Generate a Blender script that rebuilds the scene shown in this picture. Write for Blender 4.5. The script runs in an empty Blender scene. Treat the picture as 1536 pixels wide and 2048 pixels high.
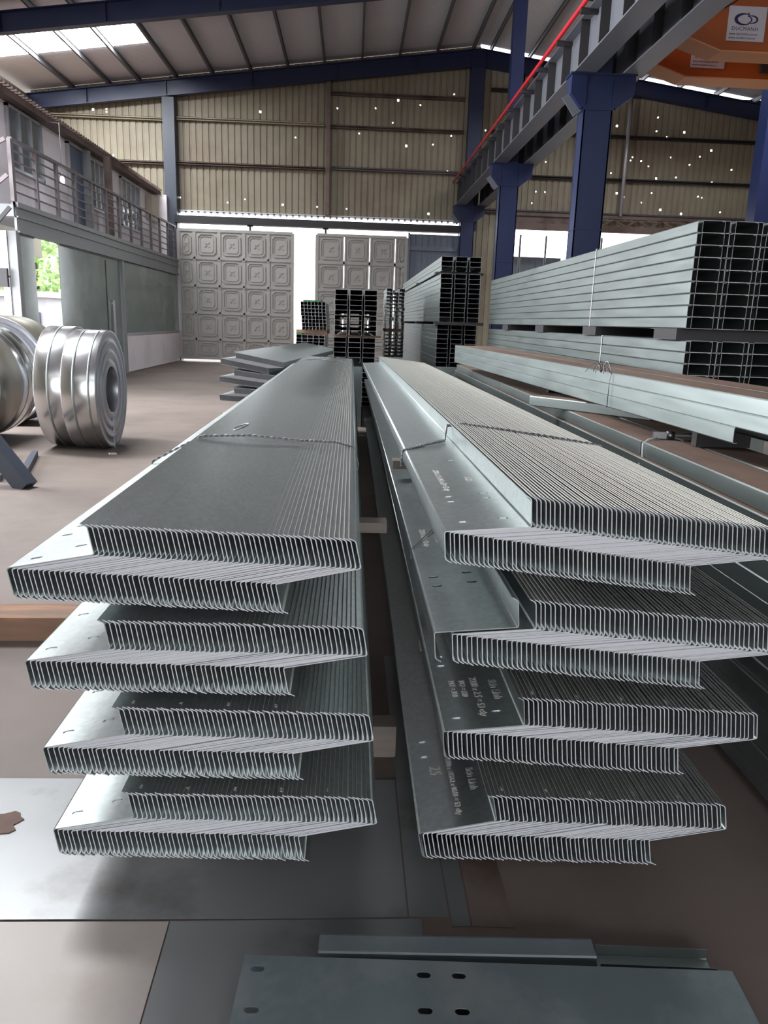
import bpy, bmesh, math, random
from mathutils import Vector, Matrix
random.seed(7)
S = bpy.context.scene
COL = S.collection
PI = math.pi

# ------------------------------------------------------------------ materials
def lin(c):
    return tuple((x / 12.92 if x <= 0.04045 else ((x + 0.055) / 1.055) ** 2.4) for x in c)

def material(name, rgb, rough=0.5, metal=0.0, var=0.12, scale=6.0, rough_var=0.08, bump=0.0, bump_scale=60.0,
             second=None, second_scale=1.5, second_lo=0.45, second_hi=0.62, cells=0.0, stretch=None, spec=0.5):
    m = bpy.data.materials.new(name); m.use_nodes = True
    nt = m.node_tree; N = nt.nodes; L = nt.links
    b = N['Principled BSDF']
    b.inputs['Metallic'].default_value = metal
    b.inputs['Specular IOR Level'].default_value = spec
    tc = N.new('ShaderNodeTexCoord'); oi = N.new('ShaderNodeObjectInfo')
    add = N.new('ShaderNodeVectorMath'); add.operation = 'MULTIPLY_ADD'
    L.new(oi.outputs['Random'], add.inputs[0]); add.inputs[1].default_value = (37.0, 53.0, 71.0)
    L.new(tc.outputs['Object'], add.inputs[2])
    vec = add.outputs[0]
    if stretch:
        mp = N.new('ShaderNodeVectorMath'); mp.operation = 'MULTIPLY'
        mp.inputs[1].default_value = stretch; L.new(vec, mp.inputs[0]); vec = mp.outputs[0]
    no = N.new('ShaderNodeTexNoise'); no.inputs['Scale'].default_value = scale; no.inputs['Detail'].default_value = 5
    L.new(vec, no.inputs['Vector'])
    base = lin(rgb)
    mix = N.new('ShaderNodeMix'); mix.data_type = 'RGBA'
    mix.inputs['A'].default_value = (*[max(0, c * (1 - var)) for c in base], 1)
    mix.inputs['B'].default_value = (*[min(1, c * (1 + var)) for c in base], 1)
    L.new(no.outputs['Fac'], mix.inputs['Factor'])
    out = mix.outputs['Result']
    if cells:
        vo = N.new('ShaderNodeTexVoronoi'); vo.inputs['Scale'].default_value = cells
        L.new(vec, vo.inputs['Vector'])
        bw = N.new('ShaderNodeRGBToBW'); L.new(vo.outputs['Color'], bw.inputs[0])
        mr = N.new('ShaderNodeMapRange'); mr.inputs['To Min'].default_value = 0.9; mr.inputs['To Max'].default_value = 1.1
        L.new(bw.outputs[0], mr.inputs['Value'])
        vm = N.new('ShaderNodeVectorMath'); vm.operation = 'MULTIPLY'
        L.new(out, vm.inputs[0]); L.new(mr.outputs[0], vm.inputs[1]); out = vm.outputs[0]
    if second:
        n2 = N.new('ShaderNodeTexNoise'); n2.inputs['Scale'].default_value = second_scale; n2.inputs['Detail'].default_value = 6
        n2.inputs['Roughness'].default_value = 0.65
        L.new(vec, n2.inputs['Vector'])
        m2 = N.new('ShaderNodeMapRange'); m2.inputs['From Min'].default_value = second_lo; m2.inputs['From Max'].default_value = second_hi
        L.new(n2.outputs['Fac'], m2.inputs['Value'])
        x2 = N.new('ShaderNodeMix'); x2.data_type = 'RGBA'
        L.new(m2.outputs[0], x2.inputs['Factor']); L.new(out, x2.inputs['A']); x2.inputs['B'].default_value = (*lin(second), 1)
        out = x2.outputs['Result']
    L.new(out, b.inputs['Base Color'])
    mr = N.new('ShaderNodeMapRange'); mr.inputs['To Min'].default_value = max(0.03, rough - rough_var); mr.inputs['To Max'].default_value = rough + rough_var
    L.new(no.outputs['Fac'], mr.inputs['Value']); L.new(mr.outputs[0], b.inputs['Roughness'])
    if bump:
        n3 = N.new('ShaderNodeTexNoise'); n3.inputs['Scale'].default_value = bump_scale; n3.inputs['Detail'].default_value = 4
        L.new(vec, n3.inputs['Vector'])
        bp = N.new('ShaderNodeBump'); bp.inputs['Strength'].default_value = bump; bp.inputs['Distance'].default_value = 0.01
        L.new(n3.outputs['Fac'], bp.inputs['Height']); L.new(bp.outputs[0], b.inputs['Normal'])
    return m

def emissive(name, rgb, strength):
    m = bpy.data.materials.new(name); m.use_nodes = True
    nt = m.node_tree; nt.nodes.clear()
    o = nt.nodes.new('ShaderNodeOutputMaterial'); e = nt.nodes.new('ShaderNodeEmission')
    e.inputs['Color'].default_value = (*rgb, 1); e.inputs['Strength'].default_value = strength
    nt.links.new(e.outputs[0], o.inputs['Surface'])
    return m

M = {}
M['zinc'] = material('galvanized_steel', (0.74, 0.77, 0.77), 0.32, 0.85, 0.08, 5.0, 0.04, cells=70.0)
M['zinc_edge'] = material('cut_steel_edge', (0.74, 0.74, 0.76), 0.5, 0.12, 0.10, 40)
M['slit_edge'] = material('slit_steel_edge', (0.74, 0.73, 0.70), 0.5, 0.3, 0.12, 40)
M['zinc_dull'] = material('dull_galvanized_steel', (0.55, 0.58, 0.575), 0.42, 0.85, 0.14, 4.0, 0.08, stretch=(6, 0.6, 6))
M['zinc_matte'] = material('matte_coil_steel', (0.60, 0.58, 0.53), 0.42, 0.8, 0.10, 20)
M['coil'] = material('bright_coil_steel', (0.80, 0.80, 0.80), 0.24, 1.0, 0.05, 3.0, 0.04)
M['coil_face'] = material('coil_edge_steel', (0.66, 0.67, 0.70), 0.36, 0.85, 0.10, 8.0)
M['dusty'] = material('dusty_steel', (0.47, 0.38, 0.33), 0.75, 0.05, 0.10, 7.0, second=(0.36, 0.28, 0.24), second_scale=2.2, stretch=(1, 0.35, 1))
M['blue'] = material('blue_paint', (0.075, 0.125, 0.27), 0.42, 0.0, 0.14, 2.0)
M['slate'] = material('slate_grey_paint', (0.24, 0.26, 0.31), 0.5, 0.0, 0.12, 3.0)
M['beam'] = material('grey_beam_paint', (0.39, 0.40, 0.43), 0.5, 0.0, 0.10, 3.0)
M['dark_steel'] = material('dark_steel', (0.20, 0.19, 0.20), 0.6, 0.2, 0.2, 4.0)
M['purlin_grey'] = material('grey_purlin_paint', (0.40, 0.40, 0.42), 0.55)
M['pale_girt'] = material('pale_girt_paint', (0.66, 0.62, 0.55), 0.6)
M['brown_steel'] = material('brown_primer_steel', (0.42, 0.35, 0.33), 0.6, 0.0, 0.15, 4.0, second=(0.30, 0.22, 0.19), second_scale=1.4)
M['rail'] = material('railing_paint', (0.42, 0.39, 0.40), 0.55, 0.0, 0.12, 5.0)
M['orange'] = material('orange_crane_paint', (0.66, 0.33, 0.13), 0.5, 0.0, 0.08, 2.0)
M['orange_pale'] = material('pale_orange_paint', (0.86, 0.60, 0.40), 0.55, 0.0, 0.12, 3.0)
M['red'] = material('red_busbar_plastic', (0.80, 0.12, 0.18), 0.45, 0.0, 0.06)
M['cable'] = material('black_rubber', (0.08, 0.07, 0.07), 0.6)
M['sheet'] = material('olive_wall_sheet', (0.56, 0.53, 0.46), 0.6, 0.0, 0.10, 0.8, second=(0.47, 0.42, 0.36), second_scale=0.5, second_lo=0.4, second_hi=0.7)
M['roof'] = material('roof_sheet', (0.78, 0.78, 0.80), 0.55, 0.1, 0.06, 0.8)
M['gate'] = material('grey_gate_paint', (0.62, 0.605, 0.59), 0.5, 0.1, 0.08, 2.0)
M['panel'] = material('bluegrey_sheet', (0.38, 0.41, 0.47), 0.5, 0.1, 0.08, 1.5)
M['plaster'] = material('white_plaster', (0.93, 0.90, 0.92), 0.8, 0.0, 0.04, 2.0, second=(0.83, 0.79, 0.80), second_scale=0.8, second_lo=0.5, second_hi=0.85)
M['office_steel'] = material('office_frame_paint', (0.50, 0.51, 0.52), 0.5, 0.0, 0.10, 3.0)
M['alu'] = material('aluminium_frame', (0.68, 0.68, 0.70), 0.4, 0.6, 0.06)
M['glass'] = material('dusty_green_glass', (0.40, 0.47, 0.45), 0.14, 0.0, 0.22, 1.4, 0.06, second=(0.54, 0.59, 0.57), second_scale=0.9, second_lo=0.5, second_hi=0.8, spec=0.9)
M['window'] = material('blue_window_glass', (0.34, 0.38, 0.41), 0.15, 0.0, 0.2, 1.2, spec=0.8)
M['doorleaf'] = material('blue_grey_door', (0.33, 0.37, 0.45), 0.5)
M['beige'] = material('beige_box_plastic', (0.72, 0.68, 0.60), 0.6)
M['wood'] = material('rough_timber', (0.48, 0.37, 0.30), 0.8, 0.0, 0.25, 5.0, stretch=(1, 10, 10), second=(0.64, 0.45, 0.32), second_scale=1.2, second_lo=0.55, second_hi=0.7, bump=0.2, bump_scale=30)
M['wood_pale'] = material('pale_timber', (0.52, 0.48, 0.45), 0.8, 0.0, 0.2, 6.0, stretch=(1, 8, 8), bump=0.15, bump_scale=30)
M['paper'] = material('torn_cardboard', (0.42, 0.33, 0.30), 0.9, 0.0, 0.4, 20)
M['white'] = material('white_signboard', (0.80, 0.78, 0.82), 0.5, 0, 0.03)
M['navy'] = material('navy_print', (0.10, 0.10, 0.28), 0.5, 0, 0.03)
M['black'] = material('black_print', (0.10, 0.06, 0.09), 0.5, 0, 0.03)
M['chalk'] = material('white_chalk', (0.80, 0.80, 0.78), 0.9, 0, 0.1, 80)
M['wire'] = material('tie_wire_steel', (0.50, 0.50, 0.51), 0.35, 0.9, 0.1)
M['green'] = material('green_paint', (0.10, 0.34, 0.14), 0.6, 0, 0.15)
M['leaf'] = material('leaf_green', (0.66, 0.78, 0.52), 0.7, 0, 0.4, 3)
M['bark'] = material('bark_brown', (0.30, 0.23, 0.17), 0.9)
M['outwall'] = material('outside_wall', (0.80, 0.80, 0.82), 0.7)
M['concrete'] = material('dusty_concrete', (0.47, 0.42, 0.395), 0.72, 0.0, 0.10, 1.6, second=(0.39, 0.345, 0.32), second_scale=0.7, second_lo=0.42, second_hi=0.7, bump=0.12, bump_scale=14)
M['plate_light'] = material('dusty_floor_plate', (0.60, 0.57, 0.55), 0.5, 0.15, 0.10, 3.0, second=(0.55, 0.49, 0.46), second_scale=1.6, second_lo=0.5, second_hi=0.75, bump=0.04, bump_scale=10)
M['plate'] = material('grey_floor_plate', (0.50, 0.505, 0.51), 0.36, 0.4, 0.12, 3.0, second=(0.36, 0.34, 0.33), second_scale=2.0, second_lo=0.55, second_hi=0.75, bump=0.04, bump_scale=10)
M['plate_brown'] = material('brown_floor_plate', (0.45, 0.40, 0.38), 0.6, 0.1, 0.10, 4.0, second=(0.36, 0.29, 0.26), second_scale=2.0)
M['flat'] = material('blue_grey_flat_steel', (0.49, 0.53, 0.55), 0.4, 0.6, 0.14, 7.0, second=(0.58, 0.60, 0.61), second_scale=3.5, second_lo=0.5, second_hi=0.72)
M['skylight'] = emissive('skylight_daylight', (0.95, 0.98, 1.0), 30.0)

# ------------------------------------------------------------------ mesh builder
class MB:
    def __init__(self): self.v = []; self.f = []; self.m = []; self.s = []
    def face(self, idx, mi=0, sm=False): self.f.append(tuple(idx)); self.m.append(mi); self.s.append(sm)
    def box(self, x0, x1, y0, y1, z0, z1, mi=0):
        return self.obox(Matrix.Identity(4), x0, x1, y0, y1, z0, z1, mi)
    def obox(self, mt, x0, x1, y0, y1, z0, z1, mi=0):
        b = len(self.v)
        for p in ((x0,y0,z0),(x1,y0,z0),(x1,y1,z0),(x0,y1,z0),(x0,y0,z1),(x1,y0,z1),(x1,y1,z1),(x0,y1,z1)):
            self.v.append(tuple(mt @ Vector(p)))
        for q in ((0,3,2,1),(4,5,6,7),(0,1,5,4),(1,2,6,5),(2,3,7,6),(3,0,4,7)):
            self.face([b+i for i in q], mi)
        return self
    def bar(self, a, c, w, h, mi=0, up=(0,0,1)):
        a = Vector(a); c = Vector(c); d = c - a; L = d.length; y = d.normalized()
        x = y.cross(Vector(up)); x = x.normalized() if x.length > 1e-6 else Vector((1,0,0)); z = x.cross(y)
        mt = Matrix((x, y, z)).transposed().to_4x4(); mt.translation = a
        return self.obox(mt, -w/2, w/2, 0, L, -h/2, h/2, mi)
    def prism(self, pts, ax, a0, a1, mi=0):
        """polygon extruded along axis ax (0,1,2); pts are the two other coordinates in order"""
        b = len(self.v); n = len(pts)
        for a in (a0, a1):
            for p in pts:
                q = list(p); q.insert(ax, a); self.v.append(tuple(q))
        fl = [b+i for i in range(n)]; fr = [b+n+i for i in range(n)]
        self.face(fl, mi); self.face(fr[::-1], mi)
        for i in range(n):
            j = (i+1) % n; self.face([b+j, b+i, b+n+i, b+n+j], mi)
        return self
    def tube(self, pts, r, n=8, mi=0, closed=False):
        pts = [Vector(p) for p in pts]; b = len(self.v); k = len(pts)
        prev = None
        for i, p in enumerate(pts):
            t = (pts[min(i+1, k-1)] - pts[max(i-1, 0)]).normalized()
            if prev is None:
                x = t.cross(Vector((0,0,1)));
                if x.length < 1e-3: x = t.cross(Vector((1,0,0)))
            else:
                x = prev - t * prev.dot(t)
            x.normalize(); prev = x; y = t.cross(x)
            for j in range(n):
                a = 2*PI*j/n; self.v.append(tuple(p + (x*math.cos(a) + y*math.sin(a))*r))
        for i in range(k-1):
            for j in range(n):
                j2 = (j+1) % n
                self.face([b+i*n+j, b+i*n+j2, b+(i+1)*n+j2, b+(i+1)*n+j], mi, True)
        self.face([b+j for j in range(n)][::-1], mi); self.face([b+(k-1)*n+j for j in range(n)], mi)
        return self
    def sweep(self, line, t, y0, y1, mi=0, end=1, top=None, slit=None, smooth=()):
        """thin sheet of thickness t: open centre line in (x,z) swept along y; cut ends get slot `end`"""
        L = [Vector(p) for p in line]; n = len(L); off = []
        for i in range(n):
            a = (L[i]-L[i-1]).normalized() if i > 0 else None
            c = (L[i+1]-L[i]).normalized() if i < n-1 else None
            if a is None: a = c
            if c is None: c = a
            na = Vector((-a.y, a.x)); nc = Vector((-c.y, c.x)); nn = (na+nc).normalized()
            off.append(nn * (t/2) / max(0.5, nn.dot(na)))
        b = len(self.v)
        for y in (y0, y1):
            for i in range(n):
                p = L[i]+off[i]; self.v.append((p.x, y, p.y))
            for i in range(n):
                p = L[i]-off[i]; self.v.append((p.x, y, p.y))
        A = lambda i: b+i; B = lambda i: b+n+i; C = lambda i: b+2*n+i; D = lambda i: b+3*n+i
        for i in range(n-1):
            m2 = mi if top is None or i not in top else top[i]
            self.face([A(i), C(i), C(i+1), A(i+1)], m2, i in smooth)
            self.face([B(i), B(i+1), D(i+1), D(i)], m2, i in smooth)
            self.face([A(i), A(i+1), B(i+1), B(i)], end)
            self.face([C(i), D(i), D(i+1), C(i+1)], end)
        sl = mi if slit is None else slit
        self.face([A(0), B(0), D(0), C(0)], sl); self.face([A(n-1), C(n-1), D(n-1), B(n-1)], sl)
        return self
    def revolve(self, prof, n=96, mi=0, mis=None):
        """closed profile of (a, r) points about local x"""
        b = len(self.v); k = len(prof)
        for j in range(n):
            an = 2*PI*j/n
            for a, r in prof: self.v.append((a, r*math.cos(an), r*math.sin(an)))
        for j in range(n):
            j2 = (j+1) % n
            for i in range(k):
                i2 = (i+1) % k
                self.face([b+j*k+i, b+j*k+i2, b+j2*k+i2, b+j2*k+i], mis[i] if mis else mi, True)
        return self
    def mesh(self, name, mats):
        me = bpy.data.meshes.new(name); me.from_pydata(self.v, [], self.f)
        for x in mats: me.materials.append(x)
        me.polygons.foreach_set('material_index', self.m)
        me.polygons.foreach_set('use_smooth', self.s)
        me.update(); return me
    def build(self, name, mats, parent=None, label=None, cat=None, group=None, kind=None, mt=None):
        if not isinstance(mats, (list, tuple)): mats = [mats]
        o = bpy.data.objects.new(name, self.mesh(name, mats)); COL.objects.link(o)
        if parent is not None: o.parent = parent
        if mt is not None: o.matrix_world = mt
        tag(o, label, cat, group, kind); return o

def tag(o, label=None, cat=None, group=None, kind=None):
    if label: o['label'] = label
    if cat: o['category'] = cat
    if group: o['group'] = group
    if kind: o['kind'] = kind
    return o

def empty(name, loc, label, cat, group=None, kind=None, rot=(0,0,0)):
    o = bpy.data.objects.new(name, None); COL.objects.link(o); o.location = loc; o.rotation_euler = rot
    o.empty_display_size = 0.1
    return tag(o, label, cat, group, kind)

def copy(o, parent=None):
    c = o.copy(); COL.objects.link(c)
    if parent is not None: c.parent = parent
    return c

def text(name, body, size, mt, mat, parent=None, shear=0.0, align='LEFT', ext=0.0002, space=1.0):
    cu = bpy.data.curves.new(name, 'FONT'); cu.body = body; cu.size = size; cu.shear = shear; cu.align_x = align
    cu.extrude = ext; cu.materials.append(mat); cu.resolution_u = 3
    cu.space_character = space
    if mat.name == 'white_chalk': cu.offset = 0.0005
    t_ = bpy.data.objects.new(name, cu); COL.objects.link(t_)
    dg = bpy.context.evaluated_depsgraph_get(); dg.update()
    me = bpy.data.meshes.new_from_object(t_.evaluated_get(dg)); bpy.data.objects.remove(t_)
    o = bpy.data.objects.new(name, me); COL.objects.link(o)
    if parent is not None: o.parent = parent
    o.matrix_local = mt
    return o

def axes(x, y, loc):
    x = Vector(x).normalized(); y = Vector(y).normalized(); z = x.cross(y)
    m = Matrix((x, y, z)).transposed().to_4x4(); m.translation = Vector(loc); return m

ONES = ['', 'first', 'second', 'third', 'fourth', 'fifth', 'sixth', 'seventh', 'eighth', 'ninth', 'tenth', 'eleventh', 'twelfth', 'thirteenth',
        'fourteenth', 'fifteenth', 'sixteenth', 'seventeenth', 'eighteenth', 'nineteenth', 'twentieth']
TENS = {20: 'twenty', 30: 'thirty', 40: 'forty', 50: 'fifty'}
def ordinal(n):
    if n <= 20: return ONES[n]
    if n % 10 == 0: return TENS[n][:-1] + 'ieth'
    return TENS[n // 10 * 10] + '-' + ONES[n % 10]

# ------------------------------------------------------------------ bent sheet profiles
def bend(pts, r, seg=2):
    """round the corners of a polyline"""
    P = [Vector(p) for p in pts]; out = [P[0]]
    for i in range(1, len(P)-1):
        a = (P[i-1]-P[i]).normalized(); c = (P[i+1]-P[i]).normalized()
        s = P[i]+a*r; e = P[i]+c*r
        for k in range(seg+1):
            t = k/seg; out.append(s*(1-t)**2 + P[i]*2*t*(1-t) + e*t*t)
    out.append(P[-1]); return out

ZW, ZF, ZL, ZT = 0.200, 0.066, 0.017, 0.0023
la = math.radians(56)
ZPTS = [(math.sin(la)*ZL, -ZF-math.cos(la)*ZL), (0, -ZF), (0, 0), (ZW, 0), (ZW, ZF), (ZW-math.sin(la)*ZL, ZF+math.cos(la)*ZL)]
ZLINE = bend(ZPTS, 0.005, 3)
ZSMOOTH = {k for j in range(4) for k in range(1+4*j, 4+4*j)}

def zed_mesh(name, L):
    return MB().sweep(ZLINE, ZT, 0, L, slit=2, smooth=ZSMOOTH).mesh(name, [M['zinc'], M['zinc_edge'], M['slit_edge']])

def fix_normals(me):
    bm = bmesh.new(); bm.from_mesh(me); bmesh.ops.recalc_face_normals(bm, faces=bm.faces); bm.to_mesh(me); bm.free()

def cut_slots(me, slots, mats, zc=0.0, vertical=False):
    """punch real slotted holes through a mesh: slots = (x, y, half length x, half width y)"""
    fix_normals(me)
    o = bpy.data.objects.new('punch_blank', me); COL.objects.link(o)
    mb = MB()
    for (x, y, hx, hy) in slots:
        pts = []
        for k in range(9): a = -PI/2 + PI*k/8; pts.append((x+hx-hy+hy*math.cos(a), y+hy*math.sin(a)))
        for k in range(9): a = PI/2 + PI*k/8; pts.append((x-hx+hy+hy*math.cos(a), y+hy*math.sin(a)))
        if vertical: pts = [(x+(q[1]-y), y+(q[0]-x)) for q in pts][::-1]
        mb.prism(pts, 2, zc-0.03, zc+0.03)
    pm = mb.mesh('punch', [mats[0]]); fix_normals(pm)
    c = bpy.data.objects.new('punch', pm); COL.objects.link(c)
    md = o.modifiers.new('b', 'BOOLEAN'); md.operation = 'DIFFERENCE'; md.object = c; md.solver = 'EXACT'
    dg = bpy.context.evaluated_depsgraph_get(); dg.update()
    out = bpy.data.meshes.new_from_object(o.evaluated_get(dg))
    bpy.data.objects.remove(o); bpy.data.objects.remove(c)
    out.materials.clear()
    for x in mats: out.materials.append(x)
    return out

# ================================================================== CAMERA
f_px, roll, vpx, vpy, EYE = 1550.0, 0.0326, 704.0, 642.0, 1.45
dY = Vector((vpx-768, vpy-1024, f_px)).normalized()
g = Vector((-math.tan(roll), 1.0, 0)); g.z = -(g.x*dY.x + g.y*dY.y)/dY.z; g.normalize()
dZ = -g; dX = dY.cross(dZ)
# world vectors of the camera axes: right, down, forward
right = Vector((dX.x, dY.x, dZ.x)); down = Vector((dX.y, dY.y, dZ.y)); fwd = Vector((dX.z, dY.z, dZ.z))
cm = Matrix((right, -down, -fwd)).transposed().to_4x4(); cm.translation = Vector((0, 0, EYE))
cam = bpy.data.cameras.new('camera'); cam.sensor_fit = 'HORIZONTAL'; cam.sensor_width = 36.0
cam.lens = 36.0 * f_px / 1536.0; cam.clip_start = 0.05; cam.clip_end = 300
co = bpy.data.objects.new('camera', cam); COL.objects.link(co); co.matrix_world = cm
S.camera = co

# ================================================================== SETTING
XL, XR, YB, YF = -10.0, 14.0, 26.6, -8.0      # hall extents: left, right, end wall, wall behind the photographer
RIDGE, RZ, SL = 3.8, 9.65, 0.132
def rafter_top(x): return RZ - SL*abs(x-RIDGE)

MB().box(-60, 60, -40, 110, -0.2, 0.0).build('floor', M['concrete'], kind='structure')

# roof sheets: ribs run down the slope
def roof_sheet(x0, x1, mb, yend):
    ys = []; y = YF
    while y < yend:
        ys += [(y, 0), (y+0.03, 0.012), (y+0.05, 0.012), (y+0.08, 0)]; y += 0.1
    n = len(ys); b = len(mb.v)
    for x in (x0, x1):
        for (yy, dz) in ys: mb.v.append((x, yy, rafter_top(x)+0.2+dz))
    for i in range(n-1): mb.face([b+i, b+n+i, b+n+i+1, b+i+1])
mb = MB(); roof_sheet(XL-0.3, RIDGE, mb, YB+0.5); roof_sheet(RIDGE, XR+0.3, mb, YB-0.12)
mb.build('ceiling', M['roof'], kind='structure')

# translucent roof lights (daylight comes through them), plus one added fill panel
wn = 0
def roof_light(x0, x1, y0, y1):
    global wn; wn += 1
    m = MB(); z0, z1 = rafter_top(x0)+0.185, rafter_top(x1)+0.185
    m.v += [(x0,y0,z0),(x1,y0,z1),(x1,y1,z1),(x0,y1,z0)]; m.face((0,3,2,1))
    m.build('window_%d' % wn, M['skylight'], kind='structure')
roof_light(-9.7, -5.7, 22.0, 23.6)
roof_light(-8.9, -3.4, 8.2, 10.2)
roof_light(7.0, 10.5, 17.0, 18.5)  # glowing panel added out of view to brighten the upper office wall

# end wall of vertically ribbed sheet, with real rust holes
def ribbed_wall(name, x0, x1, zlo, zhi_fn, y, holes, mat, pitch=0.2):
    xs = {}
    k = 0; x = x0
    while x < x1:
        for dx, d in ((0, 0), (0.135, 0), (0.15, 0.028), (0.185, 0.028)):
            if x+dx <= x1: xs[round(x+dx, 4)] = d
        x += pitch
    xs[round(x1, 4)] = 0
    def depth(v):
        u = (v-x0) % pitch
        return 0 if u < 0.135 else (0.028*(u-0.135)/0.015 if u < 0.15 else (0.028 if u < 0.185 else 0.028*(0.2-u)/0.015))
    zs = {zlo}
    for (hx, hz, r) in holes:
        for d in (-r, r): xs.setdefault(round(hx+d, 4), None); zs.add(round(hz+d, 4))
    X = sorted(xs); Zs = sorted(zs)
    m = MB(); nz = len(Zs)+1
    for v in X:
        top = zhi_fn(v)
        for z in Zs + [None]: m.v.append((v, y+depth(v), min(z, top) if z is not None else top))
    for i in range(len(X)-1):
        for j in range(nz-1):
            cx_ = (X[i]+X[i+1])/2
            za = Zs[j]; zb = Zs[j+1] if j+1 < len(Zs) else zhi_fn(cx_)
            if za >= zhi_fn(cx_): continue
            cz = (za+zb)/2
            if any(abs(cx_-hx) < r and abs(cz-hz) < r for hx, hz, r in holes): continue
            m.face([i*nz+j, (i+1)*nz+j, (i+1)*nz+j+1, i*nz+j+1])
    return m.build(name, mat, kind='structure')

HOLES = [(-8.14,7.55),(-7.73,7.58),(-7.73,7.5),(-8.0,6.3),(-7.6,6.25),(-5.55,5.1),(-4.05,5.0),(-3.5,5.12),(-2.3,5.0),(-1.2,4.98),(-0.25,4.95),(-0.6,7.9),(-3.0,7.7),(-1.9,7.0),
         (1.15,7.55),(0.1,7.2),(1.6,6.9),(2.45,6.97),(2.95,6.2),(3.02,7.25),(2.4,4.9),(2.0,8.1),(3.05,8.45),(0.6,7.95),(1.3,8.2),
         (3.62,7.1),(4.1,7.45),(4.45,7.45),(5.35,6.95),(5.75,7.1),(6.1,6.6),(5.6,6.3),(5.3,5.95),(5.85,5.7),(6.15,5.7),(5.75,5.35),(5.1,5.15),(4.75,5.2),(5.55,5.05),
         (7.6,6.15),(7.85,5.9),(8.25,6.35),(8.05,5.3),(8.9,6.85),(8.3,7.75),(9.6,8.05),(9.6,7.65),(9.95,7.5),(10.5,7.65),(9.2,6.75),(8.85,6.75),(10.15,6.9),(9.75,6.25),(9.45,6.6),
         (10.8,6.7),(10.4,6.3),(11.45,7.15),(11.1,6.95),(9.65,5.8),(9.35,5.5),(8.5,5.75),(8.75,5.65),(11.2,5.75),(11.33,5.72),(10.0,5.3),(7.95,4.95),(11.6,6.2),(12.2,6.6),(10.7,5.2),(12.0,5.3)]
holes = [(x, z, 0.020 if i % 4 else 0.031) for i, (x, z) in enumerate(HOLES)]
wall_top = lambda x: rafter_top(x) - 0.02 if x > RIDGE else rafter_top(x) + 0.19
ribbed_wall('wall_back', -5.75, 3.45, 4.68, wall_top, YB, [h for h in holes if -5.7 < h[0] < 3.4], M['sheet'])
ribbed_wall('wall_back', 3.40, 5.25, 0.0, wall_top, YB, [h for h in holes if 3.5 < h[0] < 5.2], M['sheet'])
ribbed_wall('wall_back', 5.2, XR, 4.66, wall_top, YB, [h for h in holes if 5.25 < h[0]], M['sheet'])
ribbed_wall('wall_back', XL, -5.7, 4.9, wall_top, YB, [h for h in holes if h[0] < -5.8], M['sheet'])
ribbed_wall('wall_back', 11.6, XR, 0.0, lambda x: 4.9, YB, [], M['panel'])
# side walls and the wall behind the photographer; big doors stand open in the left and front walls
eL, eR = rafter_top(XL), rafter_top(XR)
mb = MB()
mb.box(XL-0.1, XL, YF, 7.0, 0, eL); mb.box(XL-0.1, XL, 7.0, 13.2, 4.6, eL); mb.box(XL-0.1, XL, 13.2, 16, 0, eL); mb.box(XL-0.1, XL, 16, YB, 3.1, eL)
mb.build('wall_left', M['sheet'], kind='structure')
MB().box(XR, XR+0.1, YF, YB, 0, eR+0.1).build('wall_right', M['sheet'], kind='structure')
mb = MB(); mb.box(XL, -4.5, YF-0.1, YF, 0, eL); mb.box(4.0, XR, YF-0.1, YF, 0, eR); mb.box(-4.5, 4.0, YF-0.1, YF, 5.0, 8.6)
mb.build('wall_front', M['sheet'], kind='structure')

# ------------------------------------------------------------------ roof steel
k = 0
for x in [-8.65, -7.53, -6.62, -5.5, -4.4, -3.25, -2.12, -1.0, 0.15, 1.3, 2.45, 3.55, 4.1, 5.3, 6.5, 7.7, 8.9, 10.1, 11.3, 12.5]:
    side = 'left' if x < RIDGE else 'right'
    n = k+1 if side == 'left' else k-11
    k += 1
    zt = rafter_top(x)
    m = MB(); m.box(x-0.03, x+0.03, YF, YB-0.02, zt+0.02, zt+0.035); m.box(x-0.004, x+0.004, YF, YB-0.02, zt+0.02, zt+0.17); m.box(x-0.03, x+0.03, YF, YB-0.02, zt+0.155, zt+0.17)
    m.build('roof_purlin', M['purlin_grey'], label='grey steel roof purlin on the %s slope, %s from the %s' % (side, ordinal(n), 'eave' if side == 'left' else 'ridge'),
            cat='roof purlin', group='roof purlins under the roof sheets')

def rafter(y, lab, half):
    for sgn, nm in half:
        xe = XL if sgn < 0 else XR
        h0, h1 = 0.46, 0.42
        z0, z1 = rafter_top(RIDGE), rafter_top(xe)
        m = MB()
        m.prism([(RIDGE, z0-0.02), (RIDGE, z0), (xe, z1), (xe, z1-0.02)], 1, y-0.11, y+0.11)
        m.prism([(RIDGE, z0-h0), (RIDGE, z0-0.02), (xe, z1-0.02), (xe, z1-h1)], 1, y-0.006, y+0.006)
        m.prism([(RIDGE, z0-h0-0.02), (RIDGE, z0-h0), (xe, z1-h1), (xe, z1-h1-0.02)], 1, y-0.11, y+0.11)
        for xs in ([-8.2, -5.8, -3.2, -0.6, 1.8] if sgn < 0 else [6.2, 8.6, 11.0]):
            zz = rafter_top(xs); m.box(xs-0.006, xs+0.006, y-0.1, y+0.1, zz-0.45, zz-0.02)
        m.build('rafter', M['blue'], label='blue steel roof rafter on the %s slope %s' % (nm, lab), cat='rafter')
rafter(26.28, 'against the end wall', ((-1, 'left'), (1, 'right')))
rafter(20.33, 'crossing below the bright roof light', ((-1, 'left'), (1, 'right')))

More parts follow.
